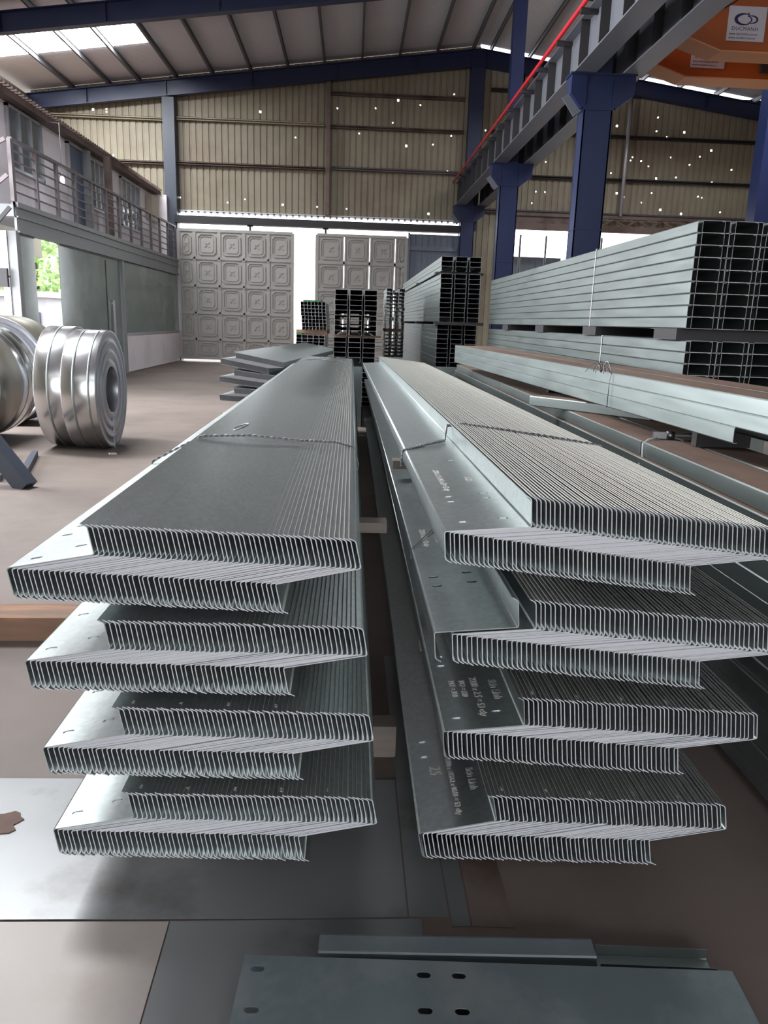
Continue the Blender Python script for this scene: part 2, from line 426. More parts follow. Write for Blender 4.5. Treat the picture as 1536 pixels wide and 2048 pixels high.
# girts and posts on the end wall
def girt(x0, x1, z, lab, mat='brown_steel', h=0.09):
    m = MB(); m.box(x0, x1, YB-0.16, YB-0.03, z, z+0.012); m.box(x0, x1, YB-0.045, YB-0.03, z, z+h); m.box(x0, x1, YB-0.16, YB-0.03, z+h-0.012, z+h); m.box(x0, x1, YB-0.16, YB-0.148, z+h-0.03, z+h)
    m.build('wall_girt', M[mat], label=lab, cat='wall girt', group='girts across the end wall')
girt(-9.4, -6.0, 7.29, 'upper steel girt on the end wall above the office roof', 'pale_girt')
girt(-5.6, -1.0, 7.34, 'pale upper girt between the dark post and the thin brown post', 'pale_girt')
girt(-0.8, 3.4, 7.3, 'upper girt between thin brown post and blue ridge column')
girt(-7.6, -6.0, 6.03, 'lower girt of the end wall just above the office roof edge')
girt(-5.6, -0.95, 6.06, 'rusty lower girt between the dark post and the thin brown post')
girt(-0.75, 3.4, 6.09, 'lower girt between thin brown post and blue ridge column', 'rail')
girt(-0.8, 3.4, 8.24, 'short top girt high beside the blue ridge column')
girt(4.2, 13.6, 8.55, 'topmost girt of the end wall right of the ridge column', 'dark_steel')
girt(4.2, 13.6, 7.36, 'upper girt behind the crane runway on the dark wall', 'dark_steel')
girt(4.2, 13.6, 6.08, 'middle girt behind the crane columns on the dark wall', 'dark_steel')
girt(4.2, 13.6, 5.02, 'low girt just above the side opening in the end wall', 'rail')
MB().box(-5.94, -5.58, 26.2, YB-0.03, 0, rafter_top(-5.8)-0.47).build('end_wall_post', M['slate'], label='dark slate steel post of the end wall beside the office balcony', cat='post')
MB().box(-0.93, -0.81, 26.3, YB-0.03, 4.7, rafter_top(-0.9)-0.46).build('end_wall_post', M['brown_steel'], label='thin brown post on the end wall above the gate gap', cat='post')
MB().box(3.5, 3.92, 26.2, YB-0.03, 4.4, rafter_top(3.8)-0.02).build('end_wall_post', M['blue'], label='blue column under the roof ridge on the end wall', cat='post')
MB().tube([(8.58, 26.3, 8.5), (8.6, 26.3, 5.0)], 0.06).build('downpipe', M['alu'], label='thin pale vertical pipe on the dark end wall right of the nearest crane column', cat='pipe')

# ------------------------------------------------------------------ gate opening
m = MB(); m.box(-5.65, 3.4, 26.15, 26.4, 4.32, 4.52); m.box(-5.65, 3.4, 26.1, 26.45, 4.30, 4.32)
m.build('gate_header', M['dark_steel'], label='dark steel header beam with the sliding track above the gate', cat='beam')
m = MB(); x = -5.6
while x < 3.3: m.box(x, x+0.07, 26.5, 26.56, 4.615, 4.69); x += 0.2
m.box(-5.6, 3.4, 26.5, 26.56, 4.66, 4.72)
m.build('canopy_edge', M['outwall'], label='scalloped pale sheet edge in the light strip above the gate header', cat='canopy')
for x, lab in ((-3.3, 'left'), (-0.9, 'right')):
    m = MB(); m.box(x-0.03, x+0.03, 26.22, 26.3, 4.12, 4.34); m.box(x-0.09, x+0.09, 26.2, 26.32, 4.26, 4.36)
    m.build('gate_roller', M['dark_steel'], label='small roller hanger under the gate header, the %s one' % lab, cat='roller')

def gate_panel_mesh(w, h):
    """pressed square: raised ring with clipped corners and a small cross-shaped boss"""
    m = MB(); m.box(-w/2, w/2, 0, 0.012, -h/2, h/2)
    def ring(s, t, d, c):
        a = w/2-s; b = h/2-s
        pts = [(-a+c, -b), (a-c, -b), (a, -b+c), (a, b-c), (a-c, b), (-a+c, b), (-a, b-c), (-a, -b+c)]
        a2 = a-t; b2 = b-t; c2 = c*0.9
        q = [(-a2+c2, -b2), (a2-c2, -b2), (a2, -b2+c2), (a2, b2-c2), (a2-c2, b2), (-a2+c2, b2), (-a2, b2-c2), (-a2, -b2+c2)]
        bi = len(m.v)
        for P, y in ((pts, 0.0), (pts, -d), (q, -d), (q, 0.0)):
            for p in P: m.v.append((p[0], y, p[1]))
        for r in range(3):
            for i in range(8):
                j = (i+1) % 8; m.face([bi+r*8+i, bi+r*8+j, bi+(r+1)*8+j, bi+(r+1)*8+i])
    ring(0.05, 0.035, 0.035, 0.09); ring(0.13, 0.02, 0.02, 0.06)
    for an in range(4):
        mt = Matrix.Rotation(an*PI/2+PI/4, 4, 'Y')
        m.obox(mt, 0.02, 0.11, -0.018, 0.0, -0.02, 0.02)
    return m.mesh('gate_panel', [M['gate']])

def gate(lab, xs, zs, y, slit):
    e = empty('sliding_gate', ((xs[0]+xs[-1])/2, y, 0.12), lab, 'gate')
    inv = Matrix.Translation((-(xs[0]+xs[-1])/2, -y, -0.12))
    fm = MB()
    for i, x in enumerate(xs):
        inner = 0 < i < len(xs)-1
        if inner and slit: fm.obox(inv, x-0.055, x-0.012, y-0.03, y+0.05, zs[0], zs[-1]); fm.obox(inv, x+0.012, x+0.055, y-0.03, y+0.05, zs[0], zs[-1])
        else: fm.obox(inv, x-0.05, x+0.05, y-0.03, y+0.05, zs[0], zs[-1])
    for z in zs:
        fm.obox(inv, xs[0], xs[-1], y-0.035, y+0.045, z-0.045, z+0.045)
    for x in xs[1:-1]:
        for z in zs[1:-1]: fm.obox(inv, x-0.08, x+0.08, y-0.045, y, z-0.03, z+0.03); fm.obox(inv, x-0.03, x+0.03, y-0.045, y, z-0.08, z+0.08)
    fm.build('gate_frame', M['gate'], e)
    cache = {}
    for i in range(len(xs)-1):
        for j in range(len(zs)-1):
            w = xs[i+1]-xs[i]-0.09; h = zs[j+1]-zs[j]-0.08
            kk = (round(w, 3), round(h, 3))
            if kk not in cache: cache[kk] = gate_panel_mesh(w, h)
            o = bpy.data.objects.new('pressed_panel', cache[kk]); COL.objects.link(o); o.parent = e
            o.location = ((xs[i]+xs[i+1])/2-(xs[0]+xs[-1])/2, 0.0, (zs[j]+zs[j+1])/2-0.12)
    return e
gz = [0.12, 0.72, 1.56, 2.40, 3.25, 4.09]
gate('grey pressed metal sliding gate leaf, the wide one left of the bright gap', [-5.56, -5.06, -4.28, -3.5, -2.72, -1.95], gz, 26.2, False)
gate('grey pressed metal gate leaf with bright slits, behind the channel stacks', [-1.17, -0.3, 0.52, 1.34, 1.7], gz, 26.2, True)
m = MB()
x = 1.78
while x < 3.2:
    m.box(x, x+0.155, 26.2, 26.21, 0, 4.22); m.box(x+0.155, x+0.2, 26.18, 26.21, 0, 4.22); x += 0.2
m.box(1.76, 3.32, 26.12, 26.2, 3.72, 3.84); m.box(1.76, 3.32, 26.12, 26.2, 2.66, 2.8); m.box(1.74, 1.8, 26.1, 26.2, 0, 4.25)
m.build('corrugated_screen', M['panel'], label='blue grey corrugated sheet screen with two rails right of the gate', cat='screen')

# truss and side opening on the right of the end wall
e = empty('lattice_girder', (8.0, 26.35, 4.5), 'brown lattice girder over the bright side opening', 'girder')
m = MB(); m.box(-2.8, 3.7, -0.06, 0.06, 0.42, 0.5); m.build('top_chord', M['brown_steel'], e)
m = MB(); m.box(-2.8, 3.7, -0.08, 0.08, 0.0, 0.2); m.build('bottom_chord', M['brown_steel'], e)
x = -0.4
while x < 3.2:
    for (a, b) in ((x, x+0.4), (x+0.8, x+0.4)):
        MB().bar((a, 0, 0.42), (b, 0, 0.2), 0.04, 0.05).build('lattice_bar', M['brown_steel'], e)
    x += 0.8
m = MB(); m.box(-2.8, -0.5, 0.02, 0.05, 0.2, 0.42); m.build('web_plate', M['brown_steel'], e)
for x, lab in ((5.62, 'leftmost'), (6.5, 'middle'), (8.4, 'rightmost')):
    MB().tube([(x, 27.4, 0), (x, 27.4, 4.45)], 0.035).build('fence_pole', M['dark_steel'], label='thin dark pole in the bright side opening, the %s of three' % lab, cat='pole')
m = MB(); x = 4.8
while x < 7.2: m.box(x, x+0.15, 28.0, 28.02, 0, 3.8); m.box(x+0.15, x+0.2, 27.98, 28.02, 0, 3.8); x += 0.2
m.build('outside_fence', M['panel'], label='grey corrugated fence outside the bright side opening', cat='fence')

# ------------------------------------------------------------------ crane columns and runways
def crane_column(y, ztop, lab):
    e = empty('crane_column', (3.58, y, 0), lab, 'column', 'blue crane columns')
    m = MB(); m.box(-0.22, 0.22, -0.15, -0.135, 0, 5.09); m.box(-0.22, 0.22, 0.135, 0.15, 0, 5.09); m.box(-0.215, -0.195, -0.15, 0.15, 0, 5.09); m.box(0.195, 0.215, -0.15, 0.15, 0, 5.09)
    m.box(-0.225, 0.225, -0.156, 0.156, 2.92, 2.94)
    m.build('shaft', M['blue'], e)
    m = MB()
    for s in (-1, 1):
        x1 = -0.43 if s < 0 else 0.52
        m.prism([(s*0.2, 4.66), (s*0.26, 4.62), (x1, 4.82), (x1, 5.09), (s*0.2, 5.09)], 1, -0.16, 0.16)
    m.box(-0.23, 0.23, -0.162, 0.162, 4.60, 4.66)
    m.box(-0.45, 0.54, -0.18, 0.18, 5.07, 5.095)
    m.build('bracket', M['blue'], e)
    m = MB(); m.bar((-0.45, -0.05, 4.83), (-0.26, -0.05, 4.58), 0.2, 0.02, up=(0, 1, 0)); m.build('brace_plate', M['beam'], e)
    m = MB(); m.box(-0.12, 0.16, -0.14, 0.14, 5.095, ztop)
    m.build('upper_shaft', M['blue'], e)
    return e
crane_column(12.6, rafter_top(3.58)-0.46, 'blue steel crane column nearest the photographer, behind the big channel stack')
crane_column(19.3, rafter_top(3.58)-0.46, 'blue steel crane column, the middle one of the runway row')
crane_column(26.0, 6.2, 'blue steel crane column at the far end of the runway, against the end wall')
m = MB(); m.box(9.55, 10.05, 19.3, 19.75, 0, rafter_top(9.8)-0.4); m.build('side_column', M['blue'], label='blue column far right beyond the tallest channel stack', cat='column')

def runway(xc, lab, busbar):
    e = empty('crane_runway', (xc, 14, 5.1), lab, 'runway beam')
    y0, y1 = -12.5, 12.2
    m = MB(); m.box(-0.16, 0.16, y0, y1, 0, 0.02); m.box(-0.01, 0.01, y0, y1, 0.02, 0.66); m.box(-0.15, 0.15, y0, y1, 0.66, 0.685)
    m.build('beam', M['beam'], e)
    y = y0+0.3
    sb = MB().box(-0.14, 0.14, -0.006, 0.006, 0.02, 0.66).mesh('stiffener', [M['dark_steel']])
    while y < y1:
        o = bpy.data.objects.new('stiffener', sb); COL.objects.link(o); o.parent = e; o.location = (0, y, 0); y += 0.96
    m = MB(); m.box(-0.035, 0.035, y0, y1, 0.685, 0.76); m.build('crane_rail', M['brown_steel'], e)
    if busbar:
        m = MB().tube([(-0.24, y0+1, 0.70), (-0.24, y1-0.1, 0.70)], 0.032); m.build('conductor_bar', M['red'], e)
        br = MB().box(-0.26, 0.0, -0.03, 0.03, 0.60, 0.67).mesh('conductor_bracket', [M['dark_steel']])
        y = y0+1.4
        while y < y1:
            o = bpy.data.objects.new('conductor_bracket', br); COL.objects.link(o); o.parent = e; o.location = (0, y, 0); y += 1.3
    return e
runway(3.34, 'grey crane runway beam carrying the red conductor bar', True)
r2 = runway(4.06, 'grey crane runway beam carrying the orange crane, right of the columns', False)

# overhead crane
e = empty('overhead_crane', (8.0, 13.45, 5.8), 'orange double girder overhead crane with white maker signs', 'crane')
def to_local(p): return (p[0]-8.0, p[1]-13.45, p[2]-5.8)
for y in (12.83, 14.1):
    g_ = empty('girder_assembly', (0, 0, 0), None, None)
    g_.parent = e
    m = MB()
    pts = [(4.55, 5.89), (4.91, 5.77), (5.47, 5.60), (12.4, 5.60), (13.2, 5.89), (13.2, 6.75), (4.55, 6.75)]
    m.prism([(a-8.0, b-5.8) for a, b in pts], 1, y-13.45, y-13.45+0.4)
    gm = m.build('girder', M['orange'], e); 
    m = MB()
    for (a, b) in (((4.55, 5.885), (5.47, 5.60)), ((5.47, 5.60), (12.4, 5.60)), ((12.4, 5.60), (13.2, 5.885))):
        m.prism([(a[0]-8, a[1]-5.8), (b[0]-8, b[1]-5.8), (b[0]-8, b[1]-5.8-0.02), (a[0]-8, a[1]-5.8-0.02)], 1, y-13.45-0.02, y-13.45+0.44)
    m.build('bottom_flange', M['orange_pale'], e)
    bpy.data.objects.remove(g_)
    sx = 5.535
    s = MB().box(0, 0.575, -0.012, 0.0, 0, 0.47).build('signboard', M['white'], e)
    s.location = to_local((sx, y-0.002, 5.73))
    A = lambda x, z: axes((1, 0, 0), (0, 0, 1), (x, -0.0135, z))
    lg = MB()   # ring logo: thick crescent ring on the left, thinner ring on the right, small hook stem above
    def ell(cx, cz, rx, rz, t0, t1, a0, a1, nn=40):
        b = len(lg.v)
        for k in range(nn+1):
            a = a0+(a1-a0)*k/nn; w = t0+(t1-t0)*(0.5-0.5*math.cos(2*PI*k/nn))
            for q in (1.0, -1.0):
                lg.v.append((cx+(rx+q*w)*math.cos(a), -0.0135, cz+(rz+q*w)*math.sin(a)))
        for k in range(nn): lg.face([b+2*k, b+2*k+1, b+2*k+3, b+2*k+2])
    ell(0.25, 0.295, 0.135, 0.072, 0.006, 0.026, math.radians(60), math.radians(300))
    ell(0.345, 0.295, 0.095, 0.050, 0.006, 0.014, math.radians(120), math.radians(-110))
    ell(0.255, 0.29, 0.10, 0.052, 0.005, 0.011, math.radians(70), math.radians(-70), 20)
    lg.box(0.293, 0.307, -0.0137, -0.0132, 0.33, 0.385)
    lg.build('logo', M['navy'], s)
    text('sign_lettering', 'DUCMANH', 0.072, A(0.062, 0.145), M['black'], s, space=1.18)
    text('sign_lettering', 'www.ducmanh.com.vn', 0.048, A(0.03, 0.082), M['black'], s)
    text('sign_lettering', 'www.caudam.com.vn', 0.048, A(0.03, 0.03), M['black'], s)
m = MB(); m.box(4.06-8-0.16, 4.06-8+0.16, -1.6, 1.7, 0.06, 0.34); m.build('end_carriage', M['orange'], e)
m = MB(); m.box(6.72-8, 7.0-8, 14.02-13.45, 14.1-13.45, -0.1, 0.1); m.build('limit_box', M['dark_steel'], e)
m = MB(); pts = []
for k in range(17):
    t = k/16; pts.append((4.7-8+1.0*t, -0.85, 0.22-0.30*4*t*(1-t)*0.5+0.30*t))
m.tube(pts, 0.012, 6); m.build('cable', M['cable'], e)
m = MB(); pts = []
for k in range(13):
    t = k/12; pts.append((5.95-8+0.5*t, -0.85, 0.75-0.55*t+0.2*t*t))
m.tube(pts, 0.012, 6); m.build('cable', M['cable'], e)

# ------------------------------------------------------------------ office with balcony on the left
XO, XU = -5.6, -6.3
MB().box(XU-0.1, XO, 13.8, YB, 2.95, 3.14).build('balcony_slab', M['office_steel'], label='grey steel edged balcony slab in front of the upper office', cat='balcony')
m = MB(); m.box(XO-0.02, XO+0.02, 13.85, 26.1, 2.72, 3.18); m.box(XO-0.05, XO+0.06, 13.85, 26.1, 3.10, 3.18); m.box(XO-0.05, XO+0.06, 13.85, 26.1, 2.70, 2.73); m.box(XO, XO+0.05, 13.85, 26.1, 2.94, 2.965)
m.build('balcony_edge_beam', M['office_steel'], label='long grey edge beam below the balcony railing', cat='beam')
for y, lab in ((13.85, 'at the near corner of the office'), (19.95, 'between the glass front and the low wall window')):
    MB().box(XO-0.12, XO+0.02, y-0.08, y+0.08, 0, 2.72).build('office_post', M['office_steel'], label='grey steel office post ' + lab, cat='post')
# upper wall
m = MB(); m.box(XU-0.12, XU, 13.6, 26.35, 3.14, 5.08); m.box(XU-0.1, -5.86, 26.05, 26.18, 3.14, 5.08)
m.build('wall_office', M['plaster'], kind='structure')
m = MB(); m.box(XL, XU+0.22, 13.3, 26.3, 5.08, 5.2)
y = 13.4
while y < 26.2: m.box(XL, XU+0.3, y, y+0.06, 5.2, 5.235); y += 0.16
m.build('office_roof', M['brown_steel'], label='flat brown sheet metal roof edge of the upper office', cat='roof')
def window(y0, y1, z0, z1, lab, n, x=XU):
    e = empty('window_unit', (x+0.01, (y0+y1)/2, z0), lab, 'window', 'upper office windows')
    w = (y1-y0)/2; h = z1-z0
    m = MB()
    for a in (-w, w-0.05): m.box(-0.02, 0.05, a, a+0.05, 0, h)
    m.box(-0.02, 0.05, -w, w, 0, 0.05); m.box(-0.02, 0.05, -w, w, h-0.05, h)
    m.build('window_frame', M['alu'], e)
    MB().box(-0.01, 0.012, -w+0.04, w-0.04, 0.04, h-0.04).build('pane', M['window'], e)
    for k in range(1, n):
        a = -w+2*w*k/n
        MB().box(0.0, 0.045, a-0.03, a+0.03, 0.04, h-0.04).build('mullion', M['alu'], e)
window(15.45, 17.05, 3.95, 5.05, 'largest upper office window, nearest, with three sliding panes', 3)
window(19.95, 21.0, 3.86, 5.0, 'middle upper office window beside the blue grey door', 3)
window(22.5, 24.4, 3.75, 5.02, 'far upper office window beside the beige box', 4)
e = empty('office_door', (XU+0.02, 19.0, 3.14), 'open blue grey door on the balcony between the upper windows', 'door')
m = MB(); m.box(-0.02, 0.06, -0.52, -0.46, 0, 1.9); m.box(-0.02, 0.06, 0.46, 0.52, 0, 1.9); m.box(-0.02, 0.06, -0.52, 0.52, 1.86, 1.93); m.build('door_frame', M['alu'], e)
MB().box(-0.015, 0.02, -0.46, 0.46, 0, 1.86).build('door_leaf', M['doorleaf'], e)
MB().box(0.03, 0.2, 0.44, 0.5, 0, 1.9).build('open_leaf', M['office_steel'], e)
MB().box(0.02, 0.07, -0.4, -0.36, 0.9, 1.05).build('door_handle', M['alu'], e)
MB().box(XU+0.02, XU+0.2, 25.2, 26.0, 4.25, 4.95).build('wall_box', M['beige'], label='beige box on the office wall at the far end of the balcony', cat='box')
# railing
e = empty('balcony_railing', (XO+0.02, 13.8, 3.18), 'brown grey balcony railing with six rails in front of the upper office', 'railing')
for i in range(13):
    yy = 0.0+i*1.0 if i < 12 else 11.9
    w = 0.035 if i not in (0, 6) else 0.05
    MB().box(-0.03, 0.03, yy-w, yy+w, 0, 0.95).build('railing_post', M['rail'], e)
MB().box(-0.035, 0.035, 0, 12.0, 0.93, 0.98).build('handrail', M['rail'], e)
for z in (0.16, 0.32, 0.48, 0.64, 0.80):
    MB().box(-0.012, 0.012, 0, 12.0, z-0.012, z+0.012).build('rail', M['rail'], e)
m = MB(); m.box(XU+0.25, XU+0.4, 20.35, 20.5, 3.14, 5.1); m.build('balcony_post', M['brown_steel'], label='brown steel post on the balcony beside the middle window', cat='post')
e = empty('balcony_lamp', (XO-0.25, 16.9, 4.0), 'small white oval lamp shining in front of the balcony door', 'lamp')
m = MB(); m.revolve([(-0.02, 0.001), (-0.02, 0.07), (0.02, 0.07), (0.03, 0.001)], 20); o = m.build('lamp_head', emissive('lamp_glow', (0.9, 0.97, 1.0), 6.0), e)
MB().tube([(0, 0, 0.07), (0, 0, 1.05), (-0.40, 0, 1.08)], 0.01, 6).build('lamp_rod', M['alu'], e)
# ground floor
def glass(y0, y1, z0, z1, lab, handle=None):
    e = empty('glass_panel', (XO-0.04, (y0+y1)/2, z0), lab, 'glass panel')
    w = (y1-y0)/2
    MB().box(-0.012, 0.0, -w, w, 0, z1-z0).build('pane', M['glass'], e)
    m = MB(); m.box(-0.03, 0.02, -w, w, 0, 0.05); m.box(-0.03, 0.02, -w, w, z1-z0-0.04, z1-z0); m.build('pane_frame', M['office_steel'], e)
    if handle is not None:
        m = MB(); m.box(0.03, 0.06, handle-0.03, handle+0.03, 0.75, 1.75); m.box(0.0, 0.04, handle-0.02, handle+0.02, 0.8, 0.85); m.box(0.0, 0.04, handle-0.02, handle+0.02, 1.65, 1.7)
        m.build('pull_handle', M['alu'], e)
        MB().box(0.0, 0.012, handle-0.38, handle-0.365, 0.05, z1-z0-0.1).build('door_joint', M['dark_steel'], e)
glass(13.95, 14.65, 0.0, 2.72, 'narrow dark green glass pane left of the bright office opening')
glass(15.85, 19.85, 0.0, 2.72, 'wide dark green glass front with the pull handle', 1.25)
e = empty('glass_panel', (XO-0.04, 23.1, 0.95), 'long dark green window above the low white wall', 'glass panel')
MB().box(-0.012, 0.0, -3.0, 3.0, 0, 1.77).build('pane', M['glass'], e)
m = MB(); m.box(-0.03, 0.03, -3.05, 3.05, -0.05, 0.03); m.box(-0.03, 0.03, -3.05, -3.0, 0, 1.77); m.build('pane_frame', M['alu'], e)
MB().box(XO-0.15, XO-0.01, 20.05, 26.15, 0.02, 0.92).build('wall_low', M['plaster'], kind='structure')
m = MB(); m.box(XL, XO-0.13, 13.75, 13.85, 1.98, 2.72); m.box(XL, XO-0.13, 13.75, 13.85, 0, 1.2); m.box(XO-0.24, XO-0.13, 13.75, 13.85, 1.2, 2.0)
m.build('wall_office', M['plaster'], kind='structure')
MB().box(XL, XO-0.14, 13.68, 13.75, 1.82, 2.12).build('stair_beam', M['dark_steel'], label='dark beam on the white office end wall behind the coils', cat='beam')
e = empty('stair_railing', (XO-0.35, 13.3, 2.3), 'dark sloping stair rails beside the near end of the balcony', 'railing')
for za, zb in ((0.29, 0.76), (0.90, 1.25), (1.55, 1.78)):
    MB().bar((-1.0, 0.2, za-(zb-za)*2.2), (0.40, 0.25, zb), 0.04, 0.06).build('stair_rail', M['rail'] if za > 0.5 else M['dark_steel'], e)

# outdoors seen through openings
def tree(x, y, h, lab):
    e = empty('tree', (x, y, 0), lab, 'tree')
    MB().tube([(0, 0, 0), (0.1, 0, h*0.5), (0, 0.1, h*0.8)], 0.14, 8).build('trunk', M['bark'], e)
    m = MB()
    for _ in range(900):
        th = random.random()*2*PI; u = random.random()**0.5; zz = random.random()
        r = 1.7*u*math.sin(PI*min(1, 0.15+zz*0.85)); p = Vector((r*math.cos(th), r*math.sin(th), h*0.3+zz*h*0.72))
        a = Vector((random.uniform(-1, 1), random.uniform(-1, 1), random.uniform(-1, 1))).normalized(); c = a.orthogonal().normalized()
        b = len(m.v); s = random.uniform(0.12, 0.26)
        for q in (a*s, c*s*0.5, -a*s, -c*s*0.5): m.v.append(tuple(p+q))
        m.face((b, b+1, b+2, b+3))
    m.build('foliage', M['leaf'], e)
tree(-12.9, 33.2, 5.0, 'bright green tree outside, seen through the office glass opening')
m = MB(); m.box(-13.0, -10.6, 28.2, 30.4, 0, 1.9); m.box(-13.2, -10.4, 28.0, 30.6, 1.9, 2.1); m.box(-11.5, -10.8, 28.14, 28.2, 0.2, 1.4, 1)
m.build('shed', [M['outwall'], M['panel']], label='pale low shed outside beyond the office glass opening', cat='shed')

# ================================================================== Z PURLIN STACKS
ZL0 = 8.66
Z_MESH = zed_mesh('zed_purlin', ZL0)
def slotted(name, slots, L=ZL0):
    me = zed_mesh(name, L)
    return cut_slots(me, slots, [M['zinc'], M['zinc_edge'], M['slit_edge']])
N_Z = 53
FRONT = 1.70
PLACE = {'L': 'left stack', 'R': 'right stack'}
LEVEL = ['topmost', 'second', 'third', 'lowest']
# (stack, level): first web-left corner (x, z), last web-left corner, tilt first, tilt last (deg), yaw, pitch, length scale
B = {
 ('L',0): ((-0.767,0.883),(-0.162,0.857),10.4,12.0,0.0,0.0,1.0),
 ('L',1): ((-0.743,0.658),(-0.144,0.649),9.2,10.0,0.0,0.0,1.0),
 ('L',2): ((-0.718,0.434),(-0.124,0.423),10.6,10.6,0.0,0.0,1.0),
 ('L',3): ((-0.710,0.208),(-0.108,0.192),9.6,11.0,0.0,0.0,1.0),
 ('R',0): ((0.222,0.990),(0.800,0.920),4.2,6.2,0.009,-0.005,0.93),
 ('R',1): ((0.240,0.740),(0.858,0.678),4.5,6.4,0.004,-0.002,0.97),
 ('R',2): ((0.243,0.486),(0.833,0.444),5.6,7.6,0.0,0.0,1.0),
 ('R',3): ((0.195,0.200),(0.788,0.182),11.0,10.0,0.0,0.0,1.0),
}
def zmat(b, i):
    (x0, z0), (x1, z1), t0, t1, yaw, pit, _ = b
    t = i/(N_Z-1)
    x = x0+(x1-x0)*t; z = z0+(z1-z0)*t; th = math.radians(t0+(t1-t0)*t)
    R = Matrix.Rotation(yaw, 4, 'Z') @ Matrix.Rotation(pit, 4, 'X') @ Matrix.Rotation(-th, 4, 'Y')
    jy = random.uniform(-0.003, 0.003); jx = random.uniform(-0.0012, 0.0012)
    R.translation = Vector((x+jx, FRONT+jy, z)); return R
# slots seen on the exposed webs, in web coordinates (across, along)
SL_L = [(0.055,0.06),(0.145,0.09),(0.055,0.27),(0.145,0.33)]
SLOTS = {('L',0): [(0.05,0.05,),(0.135,0.105),(0.05,0.25),(0.06,0.335)], ('L',1): [(0.042,0.055),(0.132,0.09),(0.045,0.275)],
         ('L',2): [(0.042,0.06),(0.134,0.088),(0.046,0.272)], ('L',3): [(0.042,0.055),(0.136,0.082)],
         ('R',0): [(0.052,0.075),(0.152,0.092),(0.053,0.293),(0.054,0.353),(0.150,0.32),(0.153,0.374),(0.135,0.91)],
         ('R',1): [(0.042,0.323),(0.040,0.40),(0.141,0.34),(0.139,0.424)],
         ('R',2): [(0.040,0.055),(0.145,0.075),(0.035,0.36),(0.037,0.42),(0.14,0.37)], ('R',3): [(0.045,0.335),(0.046,0.418)]}
stuff_mats = []
for (st, lv), b in B.items():
    L = ZL0*b[6]
    me = Z_MESH if abs(b[6]-1) < 1e-6 else zed_mesh('zed_purlin', L)
    first = slotted('zed_purlin', [(x, y, 0.014, 0.0075) for x, y in SLOTS[(st, lv)]], L)
    grp = 'Z purlins nested in the %s bundle of the %s' % (LEVEL[lv], PLACE[st])
    for i in range(N_Z):
        mt = zmat(b, i)
        if st == 'R' and lv == 1 and i == 0: mt.translation.x -= 0.030; mt.translation.z += 0.004
        if st == 'R' and lv >= 2 and 0 < i < N_Z-1: stuff_mats.append((mt, L)); continue
        o = bpy.data.objects.new('zed_purlin', first if i == 0 else me); COL.objects.link(o); o.matrix_world = mt
        if i == 0: lab = 'outermost Z purlin with exposed slotted web, left end of the %s bundle, %s' % (LEVEL[lv], PLACE[st])
        else:
            nn, sd = (i+1, 'left') if i < 27 else (N_Z-i, 'right')
            lab = 'galvanized Z purlin, %s from the %s in the %s bundle of the %s' % (ordinal(nn), sd, LEVEL[lv], PLACE[st])
        tag(o, lab, 'purlin', grp)
        # chalk marks
        W = lambda x, y: axes((0, -1, 0), (1, 0, 0), (x, y, 0.0016))
        if i == 0 and st == 'R':
            T = lambda s, size, x, y, sh=0.15: text('chalk_writing', s, size, W(x, y), M['chalk'], o, sh)
            if lv == 0: T('Z200 x 2.1 x 6941 x 53 = 53 cây', 0.024, 0.055, 0.745, 0.3); T('XG2 I', 0.028, 0.135, 0.61, 0.3)
            if lv == 1: T('Z200 x 2.5 x 53 cây', 0.026, 0.045, 0.92, 0.3); T('KM1, P3:H', 0.022, 0.09, 0.84, 0.3)
            if lv == 2: T('Sơn Linh', 0.032, 0.152, 0.255); T('2200 x 2.5 = 53 cây', 0.027, 0.103, 0.275); T('YK2 = 220', 0.022, 0.072, 0.265); T('YK1 = 310', 0.022, 0.045, 0.268)
            if lv == 3: T('Sơn Linh', 0.030, 0.155, 0.25); T('2200 x XGA2 x 8660 = 53 cây', 0.0215, 0.105, 0.315); T('25', 0.045, 0.055, 0.285)
        if st == 'L' and lv >= 2:
            n_ = (N_Z-i)
            if n_ % 10 == 0:
                lipc = Vector((ZW-math.sin(la)*ZL*0.5, 0.022, ZF+math.cos(la)*ZL*0.5)) + Vector((math.cos(la), 0, math.sin(la)))*0.0016*0
                ux = Vector((math.sin(la), 0, -math.cos(la))); nrm = Vector((math.cos(la), 0, math.sin(la)))
                mtx = axes(ux, (0, 1, 0), lipc - ux*0.006 + nrm*0.0016)
                text('chalk_number', str(n_//10), 0.02, mtx, M['chalk'], o)
                # flip so that it reads from above
# far Z bundles behind the left stack
far_specs = []
for lv, (x0, z0, tilt, drop) in enumerate([(-1.66, 0.935, 4.0, -0.105), (-1.68, 0.71, 6.0, -0.07), (-1.68, 0.475, 8.0, -0.03), (-1.66, 0.24, 9.5, -0.02)]):
    for i in range(N_Z):
        t = i/(N_Z-1)
        R = Matrix.Rotation(-0.113, 4, 'Z') @ Matrix.Rotation(-math.radians(tilt), 4, 'Y')
        R.translation = Vector((x0+0.6*t, 10.1+0.0*t, z0+drop*t)); far_specs.append((R, 5.2))
